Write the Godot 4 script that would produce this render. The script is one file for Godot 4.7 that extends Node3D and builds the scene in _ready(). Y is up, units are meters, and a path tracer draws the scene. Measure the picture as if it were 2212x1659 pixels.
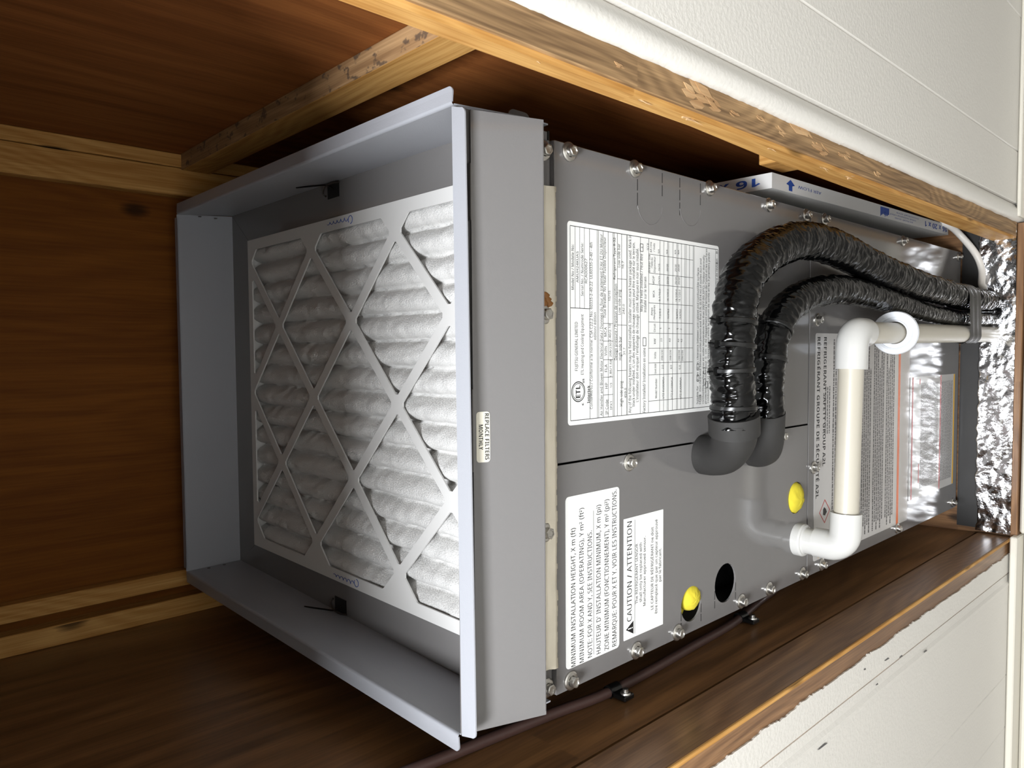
extends Node3D

# A downflow air handler in a narrow wooden closet, photographed with the camera turned on its side.
# World: x to the right of the unit, y up, z out of the closet; the cabinet's top front edge is y = 0, z = 0.

var M := {}
var rng := RandomNumberGenerator.new()
var noise := FastNoiseLite.new()
var sans: SystemFont
var bold: SystemFont

const NAMEPLATE_TEXT := [
	["Model No / Modele No:", 0.1063, 0.1427, -0.0218, 0.00298],
	["AMUH24KUAS", 0.1123, 0.1376, -0.0274, 0.00278],
	["Serial No. / Numrode Serie:", 0.1017, 0.1451, -0.0334, 0.00309],
	["RCA000627", 0.1125, 0.1325, -0.0381, 0.00288],
	["Conforms to:/ Conforme a la norme: CSA C22.2 No. 60335-2-40:22  UL60335-2-40 - 4th", 0.0081, 0.1465, -0.0447, 0.00329],
	["edition/ édition", 0.066, 0.0888, -0.0493, 0.00322],
	["Air Handler and Blower Motor Electrical Data / Donnees du four de traitement D'Air ET DU Moteur", 0.0017, 0.1546, -0.0577, 0.0034],
	["IP Code", 0.0023, 0.015, -0.0648, 0.0034],
	["HP", 0.0245, 0.0293, -0.0644, 0.00347],
	["FLA", 0.0387, 0.0452, -0.0638, 0.00336],
	["Volts", 0.0524, 0.0607, -0.0634, 0.00344],
	["MCA", 0.0688, 0.0768, -0.0631, 0.00332],
	["Fuse Breaker No Heat/ Fusible Disjoncteur", 0.0851, 0.1527, -0.0621, 0.0033],
	["IPX1", 0.006, 0.013, -0.0704, 0.00278],
	["1/3", 0.025, 0.029, -0.0703, 0.00276],
	["1.86/1.68", 0.034, 0.049, -0.0698, 0.00275],
	["208/230", 0.0515, 0.0638, -0.0694, 0.00273],
	["2.40/2.10", 0.0647, 0.0795, -0.0687, 0.00272],
	["15/15", 0.0991, 0.1078, -0.0682, 0.00259],
	["Design pressure / Pression de conception", 0.0487, 0.114, -0.0769, 0.00355],
	["Refrigerant Type R-32", 0.1179, 0.1534, -0.075, 0.00287],
	["High side psig", 0.0083, 0.0301, -0.0847, 0.0036],
	["459.0", 0.0151, 0.0239, -0.09, 0.00287],
	["High side bar", 0.0486, 0.0691, -0.083, 0.00355],
	["31.7", 0.0528, 0.0592, -0.0885, 0.00293],
	["Low side psig", 0.0879, 0.1094, -0.0819, 0.0034],
	["242.0", 0.0885, 0.0971, -0.0873, 0.0028],
	["Low side bar", 0.1286, 0.1488, -0.0812, 0.00345],
	["16.7", 0.1278, 0.1342, -0.0864, 0.00276],
	["Any of the following heaters may be field installed. Installer must mark heater package used. Mark in", 0.0015, 0.1578, -0.0968, 0.00371],
	["black under installed. /L'un des appareils de chauage suivants peut être installé sur le terrain.", 0.0071, 0.1521, -0.1019, 0.0037],
	["L'installateur doit marquer l'emballage de chauage utilisé. Marquez en noir sous installé.", 0.0108, 0.1473, -0.1073, 0.0038],
	["Factory Installed/ Installation en usine", 0.0007, 0.059, -0.1176, 0.00392],
	["May be Field Installed / Peut être", 0.0916, 0.1427, -0.1133, 0.00369],
	["X", 0.1477, 0.1495, -0.1134, 0.00245],
	["installé sur le terrain", 0.0912, 0.1228, -0.1188, 0.0037],
	["Model Number", 0.0128, 0.0309, -0.1352, 0.00288],
	["Unit kW", 0.0352, 0.0446, -0.134, 0.00285],
	["Volts", 0.049, 0.0552, -0.1336, 0.00284],
	["kW", 0.0628, 0.0675, -0.1331, 0.00293],
	["Circuit", 0.0735, 0.0811, -0.1327, 0.00291],
	["Amps", 0.0884, 0.0956, -0.1283, 0.0028],
	["/Amperes", 0.0842, 0.0979, -0.1321, 0.0028],
	["MCA", 0.1051, 0.1112, -0.1312, 0.00278],
	["MOP", 0.1165, 0.1242, -0.1308, 0.00277],
	["Breaker Size", 0.1273, 0.1431, -0.1244, 0.00266],
	["/Taille du", 0.1312, 0.1407, -0.1282, 0.00266],
	["Disjoncteur", 0.1276, 0.142, -0.1324, 0.00276],
	["SCCR", 0.1468, 0.1531, -0.1221, 0.00264],
	["kA rms", 0.1456, 0.1546, -0.1267, 0.00274],
	["/ Volts", 0.1463, 0.154, -0.1317, 0.00274],
	["UTZ-EU0DMSA", 0.0117, 0.0321, -0.1464, 0.00278],
	["2.0", 0.0395, 0.0432, -0.1451, 0.00265],
	["208/230", 0.0472, 0.0573, -0.1442, 0.00264],
	["2.0", 0.0647, 0.0678, -0.1429, 0.00262],
	["1", 0.0761, 0.0773, -0.142, 0.00261],
	["7.2/8.0", 0.0859, 0.095, -0.1409, 0.0026],
	["9.1/10.0", 0.1019, 0.113, -0.1401, 0.00259],
	["15/15", 0.1176, 0.1246, -0.1395, 0.00257],
	["15/15", 0.1295, 0.136, -0.1392, 0.00256],
	["N/A", 0.1454, 0.1492, -0.1386, 0.00245],
	["UTZ-EU0BMSA", 0.0109, 0.0315, -0.1601, 0.00278],
	["4.0", 0.039, 0.0428, -0.1587, 0.00275],
	["208/230", 0.0469, 0.0571, -0.1576, 0.00274],
	["4.0", 0.0645, 0.0677, -0.1563, 0.00272],
	["1", 0.0761, 0.0773, -0.1553, 0.00271],
	["14.4/16.0", 0.086, 0.0952, -0.154, 0.0026],
	["18.1/20.0", 0.1022, 0.1135, -0.1532, 0.00259],
	["20/20", 0.1181, 0.1251, -0.1525, 0.00257],
	["20/20", 0.13, 0.1366, -0.1521, 0.00256],
	["N/A", 0.1461, 0.15, -0.1515, 0.00264],
	["UTZ-EU0MMSA", 0.0101, 0.0309, -0.1745, 0.00288],
	["6.0", 0.0385, 0.0423, -0.1729, 0.00285],
	["208/230", 0.0465, 0.0568, -0.1718, 0.00284],
	["4.0", 0.0643, 0.0675, -0.1703, 0.00282],
	["1", 0.076, 0.0772, -0.1693, 0.00281],
	["14.4/16.0", 0.0861, 0.0954, -0.1679, 0.0028],
	["18.1/20.0", 0.1025, 0.1139, -0.1668, 0.00269],
	["20/20", 0.1185, 0.1256, -0.1661, 0.00267],
	["20/20", 0.1307, 0.1373, -0.1656, 0.00266],
	["N/A", 0.147, 0.1509, -0.1649, 0.00264],
	["208/230", 0.0463, 0.0567, -0.1772, 0.00284],
	["4.0", 0.0643, 0.0674, -0.1756, 0.00282],
	["2", 0.076, 0.0772, -0.1745, 0.00271],
	["14.4/16.0", 0.0861, 0.0955, -0.1731, 0.0027],
	["18.1/20.0", 0.1026, 0.114, -0.1721, 0.00278],
	["20/20", 0.1187, 0.1258, -0.1713, 0.00277],
	["20/20", 0.131, 0.1376, -0.1707, 0.00266],
	["N/A", 0.1473, 0.1512, -0.17, 0.00264],
	["Suitable for     0   cm   0   in. clearance between unit cabinet and combustible surfaces", 0.0036, 0.137, -0.2035, 0.0031],
	["0   cm   min clearance between outlet plenum and first 3 ft. (0.914 m) of outlet duct and", 0.0032, 0.1461, -0.2081, 0.0031],
	["combustible surfaces. max air outlet temperature less than 200°F (93.33°C). *Indoor thermally", 0.0033, 0.1501, -0.2134, 0.0031],
	["protected / Convient pour  0   cm  0  de degagement entre l'armoire de l'unité et les surfaces", 0.0031, 0.1568, -0.2181, 0.0032],
	["combustibles et  0  cm de degagement entre le plenum de sortie et les 3 premiers pieds", 0.0036, 0.1533, -0.2226, 0.0032],
	["Revision Letter / Lettre de revision", 0.0914, 0.1482, -0.2372, 0.00319],
	["B", 0.1536, 0.1557, -0.2372, 0.00302]
]
const HEIGHT_TEXT := [
	["MINIMUM INSTALLATION HEIGHT, X m (ft)", -0.2043, -0.0886, -0.0225, 0.0053],
	["MINIMUM ROOM AREA (OPERATING), Y m² (ft²)", -0.204, -0.0735, -0.0329, 0.0054],
	["NOTE: FOR X AND Y, SEE INSTRUCTIONS.", -0.2028, -0.0945, -0.0434, 0.0055],
	["HAUTEUR D' INSTALLATION MINIMUM, X m (pi)", -0.2029, -0.0742, -0.0548, 0.0057],
	["ZONE MINIMUM (FONCTIONNEMENT), Y m² (pi²)", -0.2027, -0.071, -0.0656, 0.0058],
	["REMARQUE: POUR X ET Y. VOIR LES INSTRUCTIONS.", -0.2024, -0.0642, -0.0762, 0.0059]
]
const CAUTION_TEXT := [
	["CAUTION / ATTENTION", -0.1859, -0.0954, -0.0978, 0.0066],
	["The REFRIGERANT SENSOR", -0.1724, -0.1175, -0.1066, 0.0036],
	["shall only be replaced with", -0.1722, -0.1176, -0.1126, 0.0036],
	["Manufacturer approved sensor.", -0.177, -0.1126, -0.1184, 0.0036],
	["LE CAPTEUR DE RÉFRIGÉRANT ne doit", -0.1834, -0.1063, -0.1302, 0.0038],
	["être remplacé que par un capteur approuvé", -0.1888, -0.1001, -0.1365, 0.0038],
	["par le fabricant.", -0.1599, -0.1283, -0.1424, 0.0038]
]

const LAMP := Vector3(-0.3, 1.2, 0.5)
const LAMP_ENERGY := 4.6
const HEADER := 0.47

func _ready() -> void:
	# camera: held above the unit and turned on its side
	var cam := Camera3D.new()
	cam.name = "camera"
	add_child(cam)
	cam.keep_aspect = Camera3D.KEEP_HEIGHT
	cam.fov = 55.263
	cam.near = 0.02
	cam.transform = Transform3D(Basis(Vector3(-0.00666747, -0.73041133, 0.68297499), Vector3(0.99893838, -0.03599734, -0.02874552), Vector3(0.04558134, 0.68205827, 0.72987592)).orthonormalized(), Vector3(0.05745, 0.42317, 0.40229))
	cam.current = true
	var env := Environment.new()
	env.background_mode = Environment.BG_COLOR
	env.background_color = Color(0.02, 0.02, 0.02)
	env.tonemap_mode = Environment.TONE_MAPPER_LINEAR
	env.tonemap_exposure = 1.0
	env.sdfgi_enabled = true
	env.ssao_enabled = true
	env.ssil_enabled = true
	var we := WorldEnvironment.new()
	we.name = "environment"
	we.environment = env
	add_child(we)

	noise.seed = 7
	noise.frequency = 0.06
	noise.fractal_octaves = 2
	sans = SystemFont.new()
	sans.font_names = PackedStringArray(["Droid Sans"])
	bold = SystemFont.new()
	bold.font_names = PackedStringArray(["Droid Sans"])
	bold.font_weight = 700
	materials()
	var glow := mat("lamp_glow", Color(0.95, 0.94, 0.9), 0.5)
	glow.emission_enabled = true
	glow.emission = Color(1.0, 0.95, 0.88)
	glow.emission_energy_multiplier = 1.5
	ceiling_light()
	room()
	air_handler()
	filter_rack()
	filter()
	refrigerant_lines()
	drain_pipe()
	spare_filter()
	foil_floor()
	cables()

# ---------------------------------------------------------------- shape helpers

func mb() -> SurfaceTool:
	var st := SurfaceTool.new()
	st.begin(Mesh.PRIMITIVE_TRIANGLES)
	st.set_smooth_group(-1)
	return st

func tri(st: SurfaceTool, a: Vector3, b: Vector3, c: Vector3, outward: Vector3, ua := Vector2.ZERO, ub := Vector2.ZERO, uc := Vector2.ZERO) -> void:
	if (a - c).cross(a - b).dot(outward) < 0.0:
		var t := b
		b = c
		c = t
		var u := ub
		ub = uc
		uc = u
	st.set_uv(ua)
	st.add_vertex(a)
	st.set_uv(ub)
	st.add_vertex(b)
	st.set_uv(uc)
	st.add_vertex(c)

func quad(st: SurfaceTool, a: Vector3, b: Vector3, c: Vector3, d: Vector3, outward: Vector3, grain := 1) -> void:
	var n := (c - a).cross(d - b).abs()
	var drop := 0 if n.x >= n.y and n.x >= n.z else 1 if n.y >= n.z else 2
	var va := grain
	if drop == grain:
		va = (grain + 1) % 3
	var ha := 3 - drop - va
	var f := func(p: Vector3) -> Vector2: return Vector2(p[ha] + 0.37 * p[drop], p[va])
	tri(st, a, b, c, outward, f.call(a), f.call(b), f.call(c))
	tri(st, a, c, d, outward, f.call(a), f.call(c), f.call(d))

# a box with chamfered edges
func bx(st: SurfaceTool, mn: Vector3, mx: Vector3, bev := 0.0, grain := 1) -> void:
	var mid := (mn + mx) * 0.5
	var v := func(s: Array, d: int) -> Vector3:
		var p := Vector3.ZERO
		for k in 3:
			var inset := 0.0 if k == d else bev
			p[k] = mx[k] - inset if s[k] > 0 else mn[k] + inset
		return p
	for d in 3:
		var e := (d + 1) % 3
		var g := (d + 2) % 3
		for s in [-1, 1]:
			var q := []
			for pair in [[-1, -1], [1, -1], [1, 1], [-1, 1]]:
				var sg := [0, 0, 0]
				sg[d] = s
				sg[e] = pair[0]
				sg[g] = pair[1]
				q.append(v.call(sg, d))
			var o := Vector3.ZERO
			o[d] = s
			quad(st, q[0], q[1], q[2], q[3], o, grain)
	if bev <= 0.0:
		return
	for e in 3:
		var d1 := (e + 1) % 3
		var d2 := (e + 2) % 3
		for s1 in [-1, 1]:
			for s2 in [-1, 1]:
				var lo := [0, 0, 0]
				lo[e] = -1
				lo[d1] = s1
				lo[d2] = s2
				var hi := lo.duplicate()
				hi[e] = 1
				var o := Vector3.ZERO
				o[d1] = s1
				o[d2] = s2
				quad(st, v.call(lo, d1), v.call(hi, d1), v.call(hi, d2), v.call(lo, d2), o, grain)
	for sx in [-1, 1]:
		for sy in [-1, 1]:
			for sz in [-1, 1]:
				var sg := [sx, sy, sz]
				tri(st, v.call(sg, 0), v.call(sg, 1), v.call(sg, 2), Vector3(sx, sy, sz))

# a solid between two outlines with the same number of corners
func loft(st: SurfaceTool, a: Array, b: Array, grain := 1) -> void:
	var ca := Vector3.ZERO
	var cb := Vector3.ZERO
	for p in a:
		ca += p / a.size()
	for p in b:
		cb += p / b.size()
	var mid := (ca + cb) * 0.5
	for i in a.size():
		var j := (i + 1) % a.size()
		quad(st, a[i], a[j], b[j], b[i], (a[i] + a[j] + b[i] + b[j]) * 0.25 - mid, grain)
		quad(st, a[i], a[j], ca, ca, ca - cb, grain)
		quad(st, b[i], b[j], cb, cb, cb - ca, grain)

# an outline in a plane, pushed along a vector
func prism(st: SurfaceTool, pts: Array, push: Vector3, grain := 1) -> void:
	var top := []
	for p in pts:
		top.append(p + push)
	loft(st, pts, top, grain)

func spline(pts: Array, step: float) -> Array:
	var c := Curve3D.new()
	c.bake_interval = step
	for i in pts.size():
		var pa: Vector3 = pts[max(i - 1, 0)]
		var pb: Vector3 = pts[min(i + 1, pts.size() - 1)]
		var t := (pb - pa) / 6.0
		c.add_point(pts[i], -t, t)
	return Array(c.get_baked_points())

# a tube along points; radius is called with the place along it (0..1), the length so far and the angle
func tube(st: SurfaceTool, pts: Array, radius: Callable, seg := 16, caps := true, sharp := false) -> void:
	var n := pts.size()
	var rings := []
	var up := Vector3.UP
	var along := 0.0
	var t0: Vector3 = (pts[1] - pts[0]).normalized()
	if absf(t0.dot(up)) > 0.9:
		up = Vector3.RIGHT
	var side := t0.cross(up).normalized()
	for i in n:
		var t: Vector3 = (pts[min(i + 1, n - 1)] - pts[max(i - 1, 0)]).normalized()
		if t.length() < 0.5:
			t = t0
		side = (side - t * side.dot(t)).normalized()
		var other := t.cross(side)
		if i > 0:
			along += (pts[i] - pts[i - 1]).length()
		var ring := []
		for k in seg:
			var a := TAU * k / seg
			var r: float = radius.call(float(i) / (n - 1), along, a)
			ring.append(pts[i] + (side * cos(a) + other * sin(a)) * r)
		rings.append(ring)
		t0 = t
	for i in n - 1:
		st.set_smooth_group(i if sharp else 0)
		for k in seg:
			var l := (k + 1) % seg
			var o: Vector3 = (rings[i][k] + rings[i][l] + rings[i + 1][k] + rings[i + 1][l]) * 0.25 - (pts[i] + pts[i + 1]) * 0.5
			if sharp and pts[i].distance_to(pts[i + 1]) < 1e-6:
				o = (pts[min(i + 2, n - 1)] - pts[max(i - 1, 0)]) * (1.0 if rings[i][k].distance_to(pts[i]) > rings[i + 1][k].distance_to(pts[i + 1]) else -1.0)
			tri(st, rings[i][k], rings[i][l], rings[i + 1][l], o, Vector2(k, i), Vector2(k + 1, i), Vector2(k + 1, i + 1))
			tri(st, rings[i][k], rings[i + 1][l], rings[i + 1][k], o, Vector2(k, i), Vector2(k + 1, i + 1), Vector2(k, i + 1))
	st.set_smooth_group(-1)
	if caps:
		for e in [0, n - 1]:
			var o: Vector3 = pts[0] - pts[1] if e == 0 else pts[n - 1] - pts[n - 2]
			if o.length() < 1e-7:
				o = pts[0] - pts[n - 1] if e == 0 else pts[n - 1] - pts[0]
			for k in seg:
				tri(st, rings[e][k], rings[e][(k + 1) % seg], pts[e], o)

func pipe(st: SurfaceTool, pts: Array, r: float, seg := 16, caps := true) -> void:
	tube(st, pts, func(_t, _l, _a): return r, seg, caps)

# a turned shape: profile of [radius, height] along an axis
func lathe(st: SurfaceTool, at: Vector3, axis: Vector3, profile: Array, seg := 24) -> void:
	axis = axis.normalized()
	var up := Vector3.UP if absf(axis.y) < 0.9 else Vector3.RIGHT
	var side := axis.cross(up).normalized()
	var other := axis.cross(side)
	for i in profile.size() - 1:
		st.set_smooth_group(i + 1)
		var p: Array = profile[i]
		var q: Array = profile[i + 1]
		var tangent := Vector2(q[0] - p[0], q[1] - p[1])
		for k in seg:
			var a := TAU * k / seg
			var b := TAU * (k + 1) / seg
			var da := side * cos(a) + other * sin(a)
			var db := side * cos(b) + other * sin(b)
			var o := (da + db) * tangent.y - axis * tangent.x * 2.0
			var pa: Vector3 = at + da * p[0] + axis * p[1]
			var pb: Vector3 = at + db * p[0] + axis * p[1]
			var qa: Vector3 = at + da * q[0] + axis * q[1]
			var qb: Vector3 = at + db * q[0] + axis * q[1]
			if p[0] > 1e-6:
				tri(st, pa, pb, qb, o)
			if q[0] > 1e-6:
				tri(st, pa, qb, qa, o)
	st.set_smooth_group(-1)

# a flat convex outline with a convex hole, both given in 2D; put() turns 2D into 3D
func ring(st: SurfaceTool, outer: PackedVector2Array, hole: PackedVector2Array, put: Callable, outward: Vector3, depth: Vector3) -> void:
	var c := Vector2.ZERO
	for p in hole:
		c += p / hole.size()
	var angles := []
	for p in outer:
		angles.append((p - c).angle())
	for p in hole:
		angles.append((p - c).angle())
	angles.sort()
	var cast := func(poly: PackedVector2Array, a: float) -> Vector2:
		var d := Vector2.from_angle(a)
		var best := Vector2.ZERO
		var far := 0.0
		for i in poly.size():
			var hit = Geometry2D.segment_intersects_segment(c, c + d * 10.0, poly[i], poly[(i + 1) % poly.size()])
			if hit != null and (hit - c).length() > far:
				far = (hit - c).length()
				best = hit
		if far == 0.0:
			var near := INF
			for p in poly:
				var gap: float = absf(angle_difference((p - c).angle(), a))
				if gap < near:
					near = gap
					best = p
		return best
	for i in angles.size():
		var a: float = angles[i]
		var b: float = angles[(i + 1) % angles.size()]
		if absf(angle_difference(a, b)) < 1e-5:
			continue
		var pa: Vector3 = put.call(cast.call(outer, a))
		var pb: Vector3 = put.call(cast.call(outer, b))
		var ha: Vector3 = put.call(cast.call(hole, a))
		var hb: Vector3 = put.call(cast.call(hole, b))
		tri(st, pa, pb, hb, outward)
		tri(st, pa, hb, ha, outward)
		quad(st, ha, hb, hb + depth, ha + depth, put.call(c) - (ha + hb) * 0.5)
	
# ---------------------------------------------------------------- lettering

func text(st: SurfaceTool, s: String, at: Vector3, along: Vector3, up: Vector3, width: float, cap: float, font: Font = null) -> void:
	var f: Font = font if font else sans
	var m := TextMesh.new()
	m.font = f
	m.font_size = 40
	m.pixel_size = 0.01
	m.depth = 0.0
	m.curve_step = 4.0
	m.horizontal_alignment = HORIZONTAL_ALIGNMENT_LEFT
	m.text = "H"
	var ref := m.get_aabb()
	m.text = s
	var box := m.get_aabb()
	if box.size.x < 1e-5:
		return
	var sy := cap / ref.size.y
	var sx := width / box.size.x if width > 0.0 else sy
	var b := Basis(along * sx, up * sy, along.cross(up) * sy)
	st.append_from(m, 0, Transform3D(b, at - b * Vector3(box.position.x, ref.position.y, box.position.z)))

func words(rows: Array, z: float, mat: Material, parent: Node3D, called := "lettering", font: Font = null) -> void:
	var st := mb()
	for r in rows:
		text(st, r[0], Vector3(r[1], r[3], z), Vector3.RIGHT, Vector3.UP, r[2] - r[1], r[4], font)
	obj(called, st, mat, parent)

# ---------------------------------------------------------------- objects

var used := {}

func numbered(called: String) -> String:
	var n: int = used.get(called, 0)
	used[called] = n + 1
	return called if n == 0 else "%s_%03d" % [called, n]

func origin_of(n: Node) -> Vector3:
	var p := Vector3.ZERO
	while n != self and n is Node3D:
		p += n.position
		n = n.get_parent()
	return p

func thing(called: String, label: String, category: String, at := Vector3.ZERO, group := "") -> Node3D:
	var o := Node3D.new()
	o.name = numbered(called)
	add_child(o)
	o.position = at
	o.set_meta("label", label)
	o.set_meta("category", category)
	if group:
		o.set_meta("group", group)
	return o

func structure(called: String, label := "") -> Node3D:
	var o := Node3D.new()
	o.name = called
	add_child(o)
	o.set_meta("kind", "structure")
	if label:
		o.set_meta("label", label)
	return o

# commits a shape given in world places as one mesh under its parent
func obj(called: String, st: SurfaceTool, mat: Material, parent: Node = null, label := "") -> MeshInstance3D:
	st.generate_normals()
	var o := MeshInstance3D.new()
	o.name = called
	o.mesh = st.commit()
	o.material_override = mat
	o.cast_shadow = GeometryInstance3D.SHADOW_CASTING_SETTING_ON
	var p: Node = parent if parent else self
	p.add_child(o, true)
	o.position = -origin_of(p)
	if label:
		o.set_meta("label", label)
	return o

func copy_at(mesh: Mesh, called: String, mat: Material, parent: Node3D, at: Vector3, turn := 0.0) -> MeshInstance3D:
	var o := MeshInstance3D.new()
	o.name = called
	o.mesh = mesh
	o.material_override = mat
	parent.add_child(o, true)
	o.position = at - origin_of(parent)
	o.rotation.z = turn
	return o

func solid(called: String, st: SurfaceTool, mat: Material, parent: Node = null, label := "") -> MeshInstance3D:
	var o := obj(called, st, mat, parent, label)
	if parent == null:
		o.set_meta("kind", "structure")
	return o

# ---------------------------------------------------------------- materials

func mat(called: String, c: Color, rough: float, metal := 0.0, spec := 0.5) -> StandardMaterial3D:
	var m := StandardMaterial3D.new()
	m.resource_name = called
	m.albedo_color = c
	m.roughness = rough
	m.metallic = metal
	m.metallic_specular = spec
	M[called] = m
	return m

func bump(m: StandardMaterial3D, freq: float, strength: float, scale: float, octaves := 3, s := 1, stretch := Vector3.ONE) -> void:
	var t := NoiseTexture2D.new()
	t.width = 512
	t.height = 512
	t.seamless = true
	t.as_normal_map = true
	t.bump_strength = strength
	var n := FastNoiseLite.new()
	n.seed = s
	n.frequency = freq
	n.fractal_octaves = octaves
	t.noise = n
	m.normal_enabled = true
	m.normal_texture = t
	m.uv1_triplanar = true
	m.uv1_world_triplanar = true
	m.uv1_scale = Vector3.ONE * scale * stretch

# wood: grain runs along v; spots = dark mould or knots
func wood(called: String, s: int, dark: Color, light: Color, rings: float, rough: float, span: Vector2, knots := 0, mould := 0.0, size := Vector2i(512, 768)) -> StandardMaterial3D:
	var n1 := FastNoiseLite.new()
	n1.seed = s
	n1.frequency = 1.0
	n1.fractal_octaves = 3
	var im := Image.create(size.x, size.y, true, Image.FORMAT_RGB8)
	var spots := []
	rng.seed = s
	for k in knots:
		spots.append([rng.randf(), rng.randf(), rng.randf_range(0.006, 0.012)])
	for j in size.y:
		var b := float(j) / size.y
		for i in size.x:
			var a := float(i) / size.x
			var x := a * span.x
			var y := b * span.y
			var wv := n1.get_noise_2d(x * 5.0, y * 1.3) * 0.07
			for k in spots:
				var dx: float = x - k[0] * span.x
				var dy: float = y - k[1] * span.y
				wv += 0.018 * exp(-(dx * dx * 900.0 + dy * dy * 160.0)) * signf(dx)
			var g := sin((x + wv) * rings * TAU)
			var fine := n1.get_noise_2d(x * 420.0 + 31.0, y * 9.0)
			var streak := n1.get_noise_2d(x * 60.0 + 7.0, y * 2.2 + 40.0)
			var broad := n1.get_noise_2d(x * 7.0 + 90.0, y * 1.1 + 13.0)
			var t := clampf(0.5 + 0.17 * g + 0.42 * fine + 0.36 * streak + 0.35 * broad, 0.0, 1.0)
			var c := dark.lerp(light, t)
			for k in spots:
				var dx: float = x - k[0] * span.x
				var dy: float = (y - k[1] * span.y) * 0.55
				var d: float = sqrt(dx * dx + dy * dy) / k[2] + 0.25 * fine
				c = c.lerp(dark.darkened(0.55), clampf(1.25 - d, 0.0, 0.85))
			if mould > 0.0:
				var q := n1.get_noise_2d(x * 48.0 + 200.0, y * 34.0 + 70.0) + 0.35 * n1.get_noise_2d(x * 260.0, y * 200.0)
				c = c.lerp(Color(0.24, 0.2, 0.18), clampf((q - (0.4 - mould)) * 2.6, 0.0, 0.6))
			im.set_pixel(i, j, c)
	im.generate_mipmaps()
	var m := mat(called, Color.WHITE, rough)
	m.albedo_texture = ImageTexture.create_from_image(im)
	m.uv1_scale = Vector3(1.0 / span.x, 1.0 / span.y, 1.0)
	return m

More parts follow.
